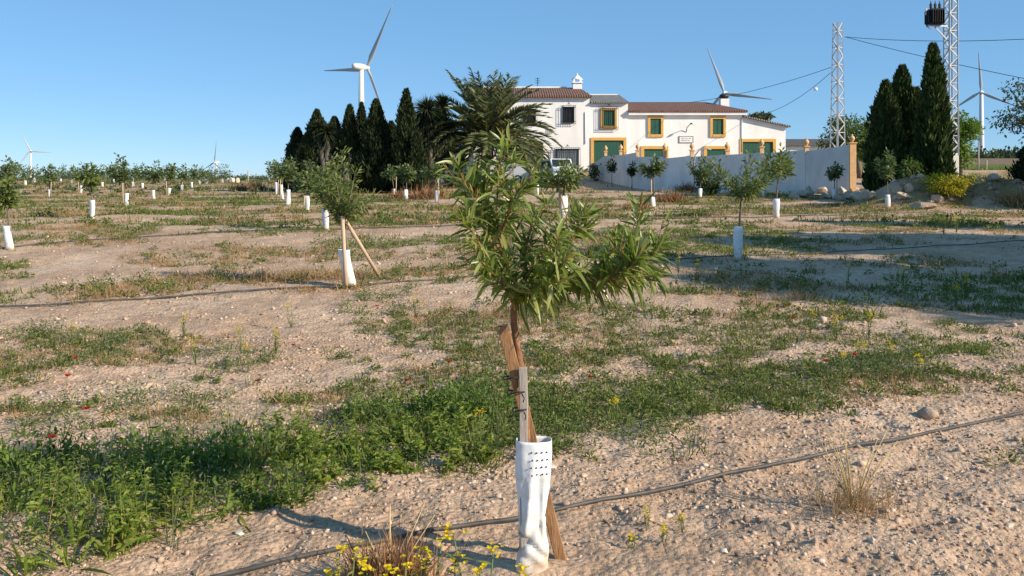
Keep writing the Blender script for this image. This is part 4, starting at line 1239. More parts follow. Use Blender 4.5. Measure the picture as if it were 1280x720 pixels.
# ------------------------------------------------------------------ the near almond tree
TY = 3.5
tb = P(662, 716, TY - .02)
TB = Vector((tb.x, TY, H(tb.x, TY)))
main = empty('young_almond_tree', TB, 'nearest young almond tree with long glossy leaves, in the middle foreground', 'young tree', 'young almond trees in the field')
rg = np.random.default_rng(77); rr = random.Random(77)
def T(px, py, dy=0.0): return P(px, py, TY + dy) - TB
m = MB()
m.tube([T(662, 714, .02), T(660, 640, .02), T(659, 560, .015), T(657, 520, .02), T(653, 475, .03), T(648, 440, .03), T(642, 405, .02), T(642, 388, .01), T(646, 374, 0)],
       [.016, .016, .016, .017, .015, .0145, .014, .013, .013], 10, jit=.06, rng=rr)
m.build('trunk', M['bark'], main)
SH = [  # pixel paths with depth offsets, leaf count, leaf scale
 ([(644, 380, 0), (634, 335, -.02), (621, 285, -.04), (622, 225, -.03), (628, 166, 0)], 74, 1.0),
 ([(630, 330, -.02), (604, 285, -.05), (586, 240, -.05), (567, 196, -.02)], 50, 1.0),
 ([(634, 345, 0), (608, 320, -.12), (592, 292, -.2), (578, 268, -.2)], 52, 1.0),
 ([(628, 320, 0), (612, 290, .1), (606, 250, .16), (612, 205, .14)], 46, 1.0),
 ([(640, 368, 0), (652, 330, .1), (660, 300, .15), (668, 262, .14)], 62, 1.0),
 ([(644, 376, 0), (664, 335, -.08), (690, 300, -.1), (702, 278, -.08)], 76, 1.0),
 ([(646, 372, 0), (684, 335, .02), (715, 302, .02), (736, 262, .02)], 80, 1.0),
 ([(646, 374, 0), (668, 358, -.15), (690, 346, -.24), (712, 322, -.25)], 92, 1.0),
 ([(644, 378, 0), (654, 362, .12), (672, 345, .26), (694, 325, .3)], 80, 1.0),
 ([(642, 380, 0), (632, 362, -.1), (620, 345, -.16), (602, 330, -.17)], 64, .95),
 ([(646, 376, 0), (700, 352, .0), (752, 346, .02), (788, 322, .03), (802, 252, .03)], 140, 1.0),
 ([(700, 352, 0), (760, 340, -.06), (812, 326, -.08), (830, 302, -.06)], 96, 1.0),
 ([(690, 356, 0), (740, 352, .06), (790, 346, .12), (826, 344, .14)], 96, 1.0),
 ([(720, 350, 0), (752, 352, -.12), (784, 340, -.2), (800, 316, -.2)], 84, 1.0),
 ([(720, 350, 0), (752, 344, .1), (776, 322, .16), (782, 296, .18)], 74, 1.0),
 ([(646, 374, 0), (672, 366, -.06), (694, 360, -.08), (716, 340, -.1)], 74, 1.0),
 ([(624, 300, -.02), (634, 270, -.1), (644, 245, -.12), (652, 232, -.12)], 52, .95),
 ([(622, 270, -.03), (602, 246, .06), (592, 226, .08)], 46, .95),
 ([(640, 362, 0), (626, 318, .12), (604, 300, .2)], 60, 1.0),
 ([(648, 374, 0), (660, 376, .05), (680, 372, .1), (702, 364, .1)], 50, 1.0),
]
lb = []; ld = []; ll = []; tbv = []; tdv = []; tlv = []
SHOOTS = []
for path, nl, sc in SH:
    pts = [np.array(T(*p)) for p in path]
    SHOOTS.append((pts, int(nl * 1.12), sc, False))
    ns_ = 5 if nl > 70 else 4
    for k in range(ns_):
        t = rg.uniform(.22, .86) * (len(pts) - 1); i = int(t); f = t - i
        p = pts[i] * (1 - f) + pts[i + 1] * f; g_ = pts[i + 1] - pts[i]; g_ = g_ / np.linalg.norm(g_)
        sd = rg.normal(0, 1, 3); sd -= g_ * (sd @ g_); sd /= np.linalg.norm(sd)
        d = g_ * .65 + sd * .75 + np.array([0, 0, .18]); d /= np.linalg.norm(d)
        Ls = rg.uniform(.07, .15)
        SHOOTS.append(([p, p + d * Ls * .5 + np.array([0, 0, .006]), p + d * Ls + np.array([0, 0, .03])], 12, .95, True))
for pts, nl, sc, twig in SHOOTS:
    # resample smooth path
    tt = np.linspace(0, len(pts) - 1, 24)
    P_ = np.stack([np.interp(tt, range(len(pts)), [p[k] for p in pts]) for k in range(3)], -1)
    for _ in range(3): P_[1:-1] = (P_[:-2] + 2 * P_[1:-1] + P_[2:]) / 4
    m = MB(); m.tube([Vector(p) for p in P_], list(np.linspace(.003 if twig else .0075, .0012 if twig else .0018, len(P_))), 5 if twig else 6)
    m.build('twig' if twig else 'branch', M['bark'], main)
    tg = nrm(np.gradient(P_, axis=0))
    s = np.sort(rg.uniform(.08, 1.0, nl)) ** 1.08
    ang = np.arange(nl) * 2.399 + rg.normal(0, .3, nl)
    i = np.clip((s * 23).astype(int), 0, 22); fr = (s * 23 - i)[:, None]
    bp = P_[i] * (1 - fr) + P_[i + 1] * fr
    g_ = tg[i]
    u = nrm(np.cross(g_, np.array([.3, .5, .2]))); v = np.cross(g_, u)
    rad_ = u * np.cos(ang)[:, None] + v * np.sin(ang)[:, None]
    rad_[:, 1] *= .9
    tip = s > .985
    d = rad_ * np.where(tip, .35, .85)[:, None] + g_ * np.where(tip, 1.0, .55)[:, None] + np.array([0, 0, 1.0]) * (.28 * s - .16)[:, None] + rg.normal(0, .16, (nl, 3))
    L = np.where(rg.random(nl) < .25, rg.uniform(.035, .07, nl), rg.uniform(.062, .112, nl)) * sc * (1 - .42 * tip)
    lb.append(bp[~tip]); ld.append(d[~tip]); ll.append(L[~tip])
    tbv.append(bp[tip]); tdv.append(d[tip]); tlv.append(L[tip])
    k = 5
    tbv.append(np.repeat(P_[-1:], k, 0) - tg[-1] * rg.uniform(0, .03, (k, 1))); tdv.append(tg[-1] + rg.normal(0, .32, (k, 3))); tlv.append(rg.uniform(.018, .034, k))
lb = np.concatenate(lb); ld = np.concatenate(ld); ll = np.concatenate(ll)
V_, Q_ = ribbons(rg, lb, ld, ll, ll * rg.uniform(.15, .21, len(ll)), rg.normal(.17, .22, len(ll)), 6, P_LEAF, .4, .65, .16)
quadmesh('foliage', V_, Q_, M['almond'], main, smooth=True)
lb = np.concatenate(tbv); ld = np.concatenate(tdv); ll = np.concatenate(tlv)
V_, Q_ = ribbons(rg, lb, ld, ll, ll * .2, .1, 5, P_LEAF, .5, .6)
quadmesh('young_leaves', V_, Q_, M['almondtip'], main, smooth=True)

# sleeve of the near tree: flattened plastic tube, creased, punched with rows of holes
sl = MB(); rows = 44; n = 40
g0 = H(TB.x, TY - .02)
top = P(667.5, 549, TY).z; hgt = top - g0 + .02
wid = [(0, .128), (.08, .134), (.17, .126), (.26, .113), (.36, .110), (.46, .112), (.56, .122), (.66, .138), (.78, .146), (.9, .147), (1, .146)]
cxs = [(0, -.006), (.2, .006), (.32, -.002), (.5, .0), (.7, .002), (1, .006)]
dep = [(0, .10), (.2, .075), (.4, .062), (.55, .07), (.75, .09), (1, .095)]
tent = lambda v: max(0.0, 1 - abs(v))
ip_ = lambda tab, s: float(np.interp(s, [t[0] for t in tab], [t[1] for t in tab]))
vs = []; fs = []
rows_ = rows + 1
def sl_pt(s, a):
    w_ = ip_(wid, s) / 2; d_ = ip_(dep, s) / 2
    ca, sa = math.cos(a), math.sin(a)
    ex = 2.6
    x = math.copysign(abs(ca) ** (2 / ex), ca) * w_; y = math.copysign(abs(sa) ** (2 / ex), sa) * d_
    # creases: diagonal folds and a crumpled foot
    u_ = x / w_
    k1 = .013 * tent((s - .31 - .13 * u_) / .05)
    k2 = .014 * tent((s - .20 + .10 * u_) / .04)
    k3 = .010 * tent((s - .09 - .05 * math.sin(a * 2)) / .035)
    k4 = .013 * tent((u_ + .30 - .9 * (s - .5)) / .30) * float(sstep(.2, .45, s)) * (1 - float(sstep(.82, .97, s)))
    k5 = .010 * tent((u_ - .50 + .6 * (s - .4)) / .26) * float(sstep(.15, .35, s)) * (1 - float(sstep(.65, .85, s)))
    k3 += .004 * (float(fbm(np.array([u_ * 2.2 + 7]), np.array([s * 9]), 3)[0]) - .5) * (2.2 - s)
    dd = k1 + k2 + k3 - k4 + k5
    y2 = y + (dd if sa < 0 else -dd * .6)
    x2 = x * (1 - (k1 + k2) * 3 + .012 * math.sin(23 * s + 3 * a))
    return Vector((x2 + ip_(cxs, s), y2, s * hgt - .02))
for i in range(rows_):
    s = i / rows
    for k in range(n): vs.append(sl_pt(s, 2 * math.pi * k / n))
for i in range(rows):
    for k in range(n):
        k2 = (k + 1) % n
        fs.append((i * n + k, i * n + k2, (i + 1) * n + k2, (i + 1) * n + k))
sl.add(vs, fs, 0, True)
for r_ in range(4):
    for xn in (-.12, .18, .47, .74):
        s = .925 - .055 * r_; xv = xn + .05 * (r_ % 2) - .03
        a = -math.acos(math.copysign(abs(xv) ** 1.3, xv))
        p = sl_pt(s, a) + Vector((0, -.004, 0)); q = sl_pt(s, a + .03) - sl_pt(s, a - .03); q.normalize()
        ring = [p + q * (0.0034 * math.cos(b)) + Vector((0, 0, 0.0034 * math.sin(b))) for b in np.linspace(0, 2 * math.pi, 9)[:-1]]
        sl.add(ring, [tuple(range(8))], 1)
sc_ = P(667.5, 640, TY)
so_ = sl.build('tree_sleeve', [M['sleeve'], M['hole']], loc=(sc_.x - .006, TY, g0))
tag(so_, 'creased white plastic sleeve with punched holes around the nearest tree', 'tree sleeve', 'white sleeves around the young trees')
so = so_.modifiers.new('solid', 'SOLIDIFY'); so.thickness = .003; so.offset = -1

# stakes and ties
def slat(name, a, b, w, th, mat, label, rot=(0, -1, 0)):
    a = Vector(a); b = Vector(b)
    m = MB(); k = 7; vs = []; fs = []
    d = (b - a).normalized(); f_ = Vector(rot); s_ = d.cross(f_).normalized(); f_ = s_.cross(d).normalized()
    r2 = random.Random(int(w * 1e5))
    for i in range(k):
        p = (b - a) * (i / (k - 1)); j = r2.uniform(-.0025, .0025)
        for sx, sy in ((-1, -1), (1, -1), (1, 1), (-1, 1)): vs.append(p + s_ * (sx * w / 2 + j) + f_ * (sy * th / 2))
    for i in range(k - 1):
        for q in range(4):
            q2 = (q + 1) % 4
            fs.append((i * 4 + q, i * 4 + q2, (i + 1) * 4 + q2, (i + 1) * 4 + q))
    fs += [(3, 2, 1, 0), tuple(range((k - 1) * 4, k * 4))]
    m.add(vs, fs)
    return tag(m.build(name, mat, loc=a, bevel=.003), label, 'stake', 'stakes supporting the young trees')
e = G(703, 704)
slat('wooden_stake', (P(706, 716, e.y).x, e.y + .02, H(e.x, e.y) - .08), P(629, 407, TY - .02), .046, .03, M['woodbrown'], 'slanting brown wooden stake passing behind the nearest sleeve')
slat('wooden_stake', P(656, 700, TY - .012), P(654, 459, TY - .03), .034, .016, M['woodgrey'], 'upright weathered grey slat standing in the nearest sleeve')
for py, l in ((471, 'uppermost thin dark tie binding the near tree to its stakes'), (489, 'middle thin dark tie binding the near tree to its stakes'), (511, 'lowest thin dark tie binding the near tree to its stakes')):
    c0 = P(640 if py < 480 else 646 if py < 500 else 650, py, TY - .005); m = MB()
    pts = []
    hw = .036 if py < 480 else (.04 if py < 500 else .03)
    for k in range(15):
        a = 2 * math.pi * k / 14
        pts.append((math.cos(a) * hw, math.sin(a) * .05, .008 * math.cos(a + .6) + .004 * math.sin(3 * a)))
    m.tube(pts, .0032, 5, cap=False)
    m.tube([(hw * .5, -.045, .0), (hw * .75, -.056, -.015), (hw * .6, -.06, -.03)], .0025, 5)
    tag(m.build('binding_tie', M['iron'], loc=c0), l, 'tie', 'ties on the nearest tree')

# ------------------------------------------------------------------ irrigation hoses
def hose(pix, label, r=.011, lift=.006, seed=1):
    pts = []
    cs = [G(*p) for p in pix]
    for a, b in zip(cs[:-1], cs[1:]):
        k = max(6, int((b - a).length / .18))
        for i in range(k): pts.append(a.lerp(b, i / k))
    pts.append(cs[-1])
    X = np.array([[p.x, p.y] for p in pts])
    nrm_ = (vnoise(np.arange(len(pts)) * .05, np.zeros(len(pts)), seed) - .5) * .05
    X[:, 1] += nrm_
    hz_ = np.max([height(X[:, 0] + a, X[:, 1] + b) for a in (-.02, 0, .02) for b in (-.02, 0, .02)], 0)
    hs = hz_.copy()
    for _ in range(4): hs[1:-1] = np.maximum(hs[1:-1], (hs[:-2] + hs[2:]) / 2 - .001)
    P3 = [(x, y, z + r * .7 + lift) for (x, y), z in zip(X, hs)]
    return tag(MB().tube(P3, r, 8).build('irrigation_hose', M['hose']), label, 'hose', 'irrigation hoses along the rows')
hose([(150, 745), (285, 716), (420, 694), (560, 668), (700, 645), (860, 616), (1000, 588), (1140, 556), (1285, 521), (1500, 470)], 'nearest black irrigation hose, crossing the stony foreground', .0095, seed=2)
hose([(-60, 391), (60, 385), (160, 379), (250, 372), (330, 366), (436, 362)], 'black hose running left from the crossed stakes', .012, seed=3)
hose([(436, 362), (600, 347), (760, 334), (925, 321), (1080, 314), (1200, 309), (1330, 302)], 'black hose in the tree shade on the right', .009, seed=4)
hose([(-20, 315), (100, 303), (240, 294), (408, 289), (560, 284), (705, 277)], 'thin hose along the row behind the crossed stakes', .013, seed=5)
hose([(705, 277), (830, 274), (971, 272), (1110, 268), (1180, 266)], 'farthest thin hose before the boulder heap', .016, seed=6)

# ------------------------------------------------------------------ rocks
rs = random.Random(12)
RK = [(1003, 243, 9), (1012, 240, 8), (1018, 236, 9), (1027, 238, 8), (1030, 245, 6), (1053, 240, 8), (1061, 245, 9), (1072, 246, 10), (1083, 244, 7), (1050, 247, 8), (1090, 245, 6), (1037, 246, 6), (1068, 238, 6), (1078, 238, 6), (993, 246, 6), (1126, 245, 9), (1136, 236, 7), (1122, 238, 7), (1171, 249, 7), (1242, 224, 7), (1215, 229, 7)]
RL = ['leftmost large', 'tall pale', 'topmost pale', 'rounded', 'small low', 'broad pale', 'flat topped', 'largest sunlit', 'right hand', 'front middle', 'end', 'half buried', 'upper middle', 'upper right', 'flat outlying']
for i, (px, py, r) in enumerate(RK):
    q = G(px, py + r * .5); s = q.y / F
    if i < 15: lab = RL[i] + ' boulder in the heap below the end of the garden wall'
    else: lab = ['grey boulder at the foot of the bushy cypress clump', 'small boulder on the heap left of the yellow shrub', 'boulder between the sapling and the cypress trunk', 'pale boulder below the yellow flowering shrub', 'boulder on top of the dark earth heap', 'pale stone right of the yellow flowering shrub'][i - 15]
    rock('boulder', q, r * s * 1.05, 500 + i, M['rock'], lab, 'boulder', 'boulders by the garden wall', .8, .2)
n_ = 150
xs_ = rng.uniform(14.5, 23, n_); ys_r = 33.2 + rng.normal(0, .75, n_)
scatter_stones('heap_rubble', rng, xs_, ys_r, np.clip(rng.lognormal(math.log(.09), .5, n_), .04, .28))
q = G(1153, 262)
rock('earth_clod', q, .5, 530, M['clod'], 'low sunlit lump of earth and stone before the dark heap', 'clod', None, .42, .3)
for i, (px, py, r) in enumerate(((893, 230, 4), (899, 233, 4), (892, 238, 3), (901, 228, 3))):
    q = G(px, py + 6); s = q.y / F
    rock('pale_stone', q, r * s, 540 + i, M['palestone'], ['upper', 'right', 'lower', 'small'][i] + ' white stone beside the dark blooming shrub', 'stone', 'white stones by the shrub', .9, .1)
for i, (px, py, r) in enumerate(((285, 221, 4), (291, 221.5, 5), (297, 222, 4))):
    q = P(px, py, 95); s = 95 / F
    q.z = H(q.x, q.y)
    rock('pale_stone', q, r * s, 550 + i, M['palestone'], ['left', 'middle', 'right'][i] + ' stone of the rubble on the left horizon', 'stone', 'rubble on the left horizon', .9, .2)
FS = [(905, 704, .030, 'pale angular stone near the bottom edge right of the sleeve'), (1090, 699, .026, 'pale stone near the bottom edge below the dry tuft'), (1160, 526, .095, 'largest earth lump beside the nearest hose on the right'),
      (690, 590, .026, 'light stone by the hose right of the nearest sleeve'), (880, 590, .03, 'flat pale stone right above the nearest hose'), (828, 575, .02, 'small stone above the hose middle'),
      (722, 625, .022, 'dark hollow stone beside the brown stake foot'), (886, 640, .026, 'grey stone below the hose left of the dry tuft'), (1262, 668, .026, 'white stone at the lower right edge'),
      (1136, 640, .02, 'small stone right of the dry tuft'), (1010, 470, .03, 'stone beyond the green strip on the right'), (300, 667, .03, 'pale stone at the edge of the lush weeds'), (245, 710, .026, 'stone in the lower left gravel'),
      (158, 402, .05, 'dark clod beside the left hose'), (290, 387, .04, 'white stone just below the left hose'), (1025, 268, .1, 'low stone before the boulder heap')]
for i, (px, py, r, l) in enumerate(FS):
    rock('stone', G(px, py), r * (.8 if r < .05 else .8), 600 + i, M['palestone'] if ('pale' in l or 'white' in l or 'light' in l) else M['clod'], l, 'stone', 'loose stones on the soil', .62 if r < .1 else .4, .28)

# ------------------------------------------------------------------ weeds and grasses (uncountable)
def tufts(rg, x, y, h, per, W, spread, tilt, K=3, bend=.35, prof=P_GRASS, fold=0, jit=.3):
    n = len(x); m = n * per
    X = np.repeat(x, per); Y = np.repeat(y, per); Hh = np.repeat(h, per)
    a = rg.random(m) * 2 * np.pi; q = np.sqrt(rg.random(m)) * np.repeat(np.broadcast_to(spread, (n,)), per)
    bx, by = X + q * np.cos(a), Y + q * np.sin(a)
    base = np.stack([bx, by, height(bx, by) - .01], -1)
    ti = np.abs(rg.normal(0, tilt, m)) + .05
    a2 = a + rg.normal(0, .7, m)
    d = np.stack([np.cos(a2) * np.sin(ti), np.sin(a2) * np.sin(ti), np.cos(ti)], -1)
    L = Hh * rg.uniform(1 - jit * 1.6, 1 + jit, m)
    return ribbons(rg, base, d, L, W * (.6 + .8 * rg.random(m)) * (1 if np.isscalar(W) else 1), bend * rg.uniform(.4, 1.6, m), K, prof, fold, .9)

def clumps(rg, x, y, r, per, L, W, flat=.8):
    """low bushy weeds: small leaves through the volume of a dome"""
    n = len(x); m = n * per
    off = nrm(rg.normal(0, 1, (m, 3))) * rg.random((m, 1)) ** .35
    off[:, 2] = np.abs(off[:, 2])
    R_ = np.repeat(r, per)
    bx = np.repeat(x, per) + off[:, 0] * R_; by = np.repeat(y, per) + off[:, 1] * R_
    base = np.stack([bx, by, height(bx, by) + off[:, 2] * R_ * flat], -1)
    d = off + rg.normal(0, .45, (m, 3)) + np.array([0, 0, .35])
    l = L * rg.uniform(.6, 1.3, m) * np.repeat((r / np.mean(r)) ** .3, per)
    return ribbons(rg, base, d, l, l * W * rg.uniform(.7, 1.3, m), .3, 3, P_LEAF, 0.15, .8)

def inpoly(px, py, poly):
    c = np.zeros(len(px), bool); n = len(poly)
    for i in range(n):
        (xa, ya), (xb, yb) = poly[i], poly[i - 1]
        t = ((ya > py) != (yb > py)) & (px < (xb - xa) * (py - ya) / (yb - ya + 1e-12) + xa)
        c ^= t
    return c

def gpoly(pix): return [(p.x, p.y) for p in (G(*q) for q in pix)]
def fill(rg, pix, dens, edge=.0, nseed=0):
    pg = gpoly(pix); xs = [p[0] for p in pg]; ys_ = [p[1] for p in pg]
    n = int((max(xs) - min(xs)) * (max(ys_) - min(ys_)) * dens)
    x = rg.uniform(min(xs), max(xs), n); y = rg.uniform(min(ys_), max(ys_), n)
    jx = (fbm(x * 2.2, y * 2.2, 5 + nseed) - .5) * .7; jy = (fbm(x * 2.2, y * 2.2, 8 + nseed) - .5) * .7
    k = inpoly(x + jx, y + jy, pg)
    if edge: k &= fbm(x * 1.7, y * 2.0, 61 + nseed, 3) + rg.normal(0, .04, n) > edge
    return x[k], y[k]

rg = np.random.default_rng(900)
LUSH = [(-120, 725), (60, 712), (180, 690), (300, 664), (400, 640), (500, 622), (600, 592), (640, 575), (640, 510), (560, 500), (430, 525), (330, 520), (230, 545), (120, 575), (-60, 590)]
x, y = fill(rg, LUSH, 140, .20)
hgt_ = .085 + .20 * sstep(.25, .75, fbm(x * 2.1, y * 2.1, 66)) + .05 * rg.random(len(x))
spc = fbm(x * 1.15, y * 1.5, 207, 2) + rg.normal(0, .045, len(x))
A_ = spc < .46; B_ = (spc >= .46) & (spc < .58); C_ = spc >= .58
def sub(mk, p): return mk & (rg.random(len(mk)) < p)
LW = {}
# broad leaved rosettes and leafy mounds
a = sub(A_, .5); b = sub(A_, .4); c = sub(A_, .3)
LW['lush'] = [tufts(rg, x[a], y[a], hgt_[a] * .75, 12, .022, .05, .7, 4, .45, P_BROAD, .3),
              clumps(rg, x[b], y[b], (.6 + .5 * rg.random(b.sum())) * hgt_[b] * .75, 50, .048, .32, 1.25),
              clumps(rg, x[c], y[c], (.5 + .4 * rg.random(c.sum())) * hgt_[c] * .6, 60, .026, .3, 1.2)]
# fine feathery growth
a = sub(B_ | (sub(A_, .25)), .5); b = sub(B_, .4)
LW['greyweed'] = [clumps(rg, x[a], y[a], (.7 + .6 * rg.random(a.sum())) * hgt_[a] * .85, 130, .026, .16, 1.35),
                  tufts(rg, x[b], y[b], hgt_[b] * 1.15, 16, .005, .06, .5, 3, .3)]
# bright upright stalks set with leaves
a = sub(C_ | sub(A_, .2), .75)
xs_, ys2 = x[a], y[a]; per = 30; m_ = len(xs_) * per
hs_ = hgt_[a] * rg.uniform(.6, 1.15, len(xs_))
lx, ly = rg.normal(0, .05, len(xs_)), rg.normal(0, .05, len(xs_))
zt = rg.random(m_); hh = np.repeat(hs_, per)
bx = np.repeat(xs_, per) + np.repeat(lx, per) * zt; by = np.repeat(ys2, per) + np.repeat(ly, per) * zt
base = np.stack([bx, by, height(bx, by) + zt * hh], -1); an_ = rg.random(m_) * 6.28
d = np.stack([np.cos(an_), np.sin(an_), rg.uniform(.1, 1.1, m_)], -1)
l_ = rg.uniform(.035, .085, m_) * (1.15 - .75 * zt)
st = np.stack([xs_, ys2, height(xs_, ys2) - .01], -1)
b = sub(C_, .35)
LW['brightweed'] = [ribbons(rg, base, d, l_, l_ * rg.uniform(.2, .34, m_), .35, 3, P_BROAD, .2, .7),
                    ribbons(rg, st, np.stack([lx, ly, hs_], -1), hs_, .006, 0, 2, P_GRASS),
                    tufts(rg, x[b], y[b], hgt_[b] * .8, 12, .016, .05, .65, 4, .45, P_BROAD, .3)]
# dead stems and litter among them
b = rg.random(len(x)) < .10
LW['straw'] = [tufts(rg, x[b], y[b], hgt_[b] * 1.05, 4, .004, .08, .7, 3, .3)]
for k_, nm in (('lush', 'lush_weeds'), ('greyweed', 'feathery_weeds'), ('brightweed', 'leafy_stalk_weeds'), ('straw', 'dead_stems')):
    V_, Q_ = merge(LW[k_])
    kind(quadmesh(nm, V_, Q_, M[k_]), 'stuff')

GREEN = [[(690, 585), (760, 560), (800, 575), (880, 560), (905, 535), (1050, 530), (1060, 490), (1020, 470), (900, 482), (760, 470), (640, 478), (540, 478), (420, 498), (560, 512), (650, 540)],
         [(1010, 490), (1100, 492), (1165, 480), (1150, 440), (1050, 440), (1000, 470)],
         [(0, 545), (180, 520), (320, 500), (420, 470), (300, 480), (160, 500), (0, 515)],
         [(0, 470), (120, 465), (190, 440), (150, 420), (60, 415), (0, 420)],
         [(430, 400), (520, 395), (530, 365), (500, 345), (450, 350), (440, 380)],
         [(230, 475), (330, 470), (345, 440), (300, 425), (250, 440)],
         [(650, 465), (745, 455), (740, 438), (660, 440)],
         [(0, 580), (120, 560), (220, 530), (120, 530), (0, 555)]]
parts = []
for i, pg in enumerate(GREEN):
    x, y = fill(rg, pg, 70 if i < 2 else 48, .38 if i < 2 else .41, i * 3)
    hh = .08 + .10 * fbm(x * 1.6, y * 1.6, 12)
    q_ = rg.random(len(x)) < .3
    parts.append(clumps(rg, x[q_], y[q_], hh[q_] * .8, 60, .032, .28, 1.1))
    parts.append(tufts(rg, x[::2], y[::2], hh[::2], 14, .007, .07, .7, 3, .35))
    per = 14; m_ = len(x) * per
    zt = rg.random(m_); bx = np.repeat(x, per) + rg.normal(0, .05, m_); by = np.repeat(y, per) + rg.normal(0, .05, m_)
    base = np.stack([bx, by, height(bx, by) + zt * np.repeat(hh, per)], -1); a = rg.random(m_) * 6.28
    d = np.stack([np.cos(a), np.sin(a), rg.uniform(-.1, 1.0, m_)], -1)
    parts.append(ribbons(rg, base, d, rg.uniform(.02, .05, m_), rg.uniform(.006, .014, m_), .3, 2, P_BROAD, 0, .8))
h_ = len(parts) // 2
V_, Q_ = merge(parts[::2])
kind(quadmesh('green_weeds', V_, Q_, M['weed']), 'stuff')
V_, Q_ = merge(parts[1::2])
kind(quadmesh('pale_green_weeds', V_, Q_, M['greyweed']), 'stuff')

def sample(n, y0, y1, p, thr, rgn):
    y = (y0 ** p + rgn.random(n) * (y1 ** p - y0 ** p)) ** (1 / p)
    x = (rgn.random(n) * 1.4 - .70) * (y + .8)
    c = cover(x, y)
    k = c + rgn.normal(0, .10, n) > thr
    return x[k], y[k], c[k]
pg_ = []; po_ = []; ps_ = []
for (y0, y1, n, hmin, hmax, W, per, spr) in ((4.6, 10, 6500, .04, .14, .008, 18, .08), (10, 22, 8500, .06, .19, .013, 16, .13), (22, 45, 9500, .10, .26, .024, 13, .22), (45, 130, 7000, .16, .45, .06, 10, .5)):
    x, y, c = sample(n, y0, y1, .7, .33, rg)
    ht = hmin + (hmax - hmin) * rg.random(len(x)) ** 1.6
    sel = fbm(x * .55, y * .5, 123, 3) + rg.normal(0, .06, len(x)) - .0016 * np.clip(y - 12, 0, 25)
    a = sel > .535; b = (sel <= .535) & (sel > .435); c2 = sel <= .435
    if a.any(): pg_.append(tufts(rg, x[a], y[a], ht[a], per, W, spr, .65))
    if b.any(): po_.append(tufts(rg, x[b], y[b], ht[b], per, W, spr, .55))
    if c2.any(): ps_.append(tufts(rg, x[c2], y[c2], ht[c2], per, W * .8, spr, .6))
for (y0, y1, n, ra, rb, per, L, W) in ((4.8, 10, 1500, .04, .14, 60, .035, .3), (10, 20, 1500, .07, .2, 44, .055, .3), (20, 48, 1100, .12, .32, 30, .10, .35)):
    x, y, c = sample(n, y0, y1, .7, .20 if y1 < 30 else .38, rg)
    pg_.append(clumps(rg, x, y, ra + (rb - ra) * rg.random(len(x)) ** 2, per, L, W))
# straw lying and standing about the rows
for (y0, y1, n, h_, W) in ((4.4, 11, 700, .09, .004), (11, 26, 1100, .14, .008), (26, 60, 1000, .2, .02)):
    x, y = fan(n, y0, y1, .8)
    k = (fbm(x * .9, y * .9, 333, 3) > .54) & (inyard(x, y) < .5) & (y - .5 * x > 4.2)
    x, y = x[k], y[k]
    ps_.append(tufts(rg, x, y, np.full(len(x), h_), 9, W, .12, .95))
# flattened dry grass around the staked tree on the left and brush left of it
for (px, py, n, sx) in ((405, 350, 110, .9), (330, 352, 70, .8), (140, 372, 30, .4), (240, 352, 50, .7)):
    q = G(px, py)
    ps_.append(tufts(rg, q.x + rg.normal(0, sx * .6, n), q.y + rg.normal(0, .25, n), np.full(n, .28), 14, .009, .12, 1.1, 3, .6))
V_, Q_ = merge(pg_); kind(quadmesh('low_weeds', V_, Q_, M['weed']), 'stuff')
V_, Q_ = merge(po_); kind(quadmesh('olive_grass', V_, Q_, M['olivegrass']), 'stuff')
V_, Q_ = merge(ps_); kind(quadmesh('dry_grass', V_, Q_, M['straw']), 'stuff')

# bushes along the left horizon, and the wood on the right horizon
def scrub(name, x, y, h, mat, per=46, leaf=.35):
    n = len(x); m_ = n * per
    off = nrm(rg.normal(0, 1, (m_, 3))) * rg.random((m_, 1)) ** .4
    hh = np.repeat(h, per)
    base = np.stack([np.repeat(x, per) + off[:, 0] * hh * .9, np.repeat(y, per) + off[:, 1] * hh * .9, np.repeat(height(x, y), per) + np.abs(off[:, 2]) * hh], -1)
    d = off + rg.normal(0, .5, (m_, 3)); L = leaf * rg.uniform(.5, 1.2, m_) * hh ** .5
    V_, Q_ = ribbons(rg, base, d, L, L * .55, .1, 2, P_LEAF, 0, .9)
    return kind(quadmesh(name, V_, Q_, M[mat]), 'stuff')
y = np.concatenate([rg.uniform(95, 190, 420), rg.uniform(50, 95, 150)]); x = (rg.uniform(-.66, -.20, 570)) * y
scrub('far_scrub', x, y, np.concatenate([rg.uniform(.2, .85, 420), rg.uniform(.12, .4, 150)]), 'wood_far')
y = rg.uniform(235, 262, 170); x = rg.uniform(.36, .66, 170) * y
scrub('far_wood', x, y, rg.uniform(2.0, 4.0, 170), 'wood_far', 70, .7)
y = rg.uniform(120, 240, 60); x = rg.uniform(-.2, .02, 60) * y
scrub('far_thicket', x, y, rg.uniform(1.0, 2.2, 60), 'wood_far', 50, .5)

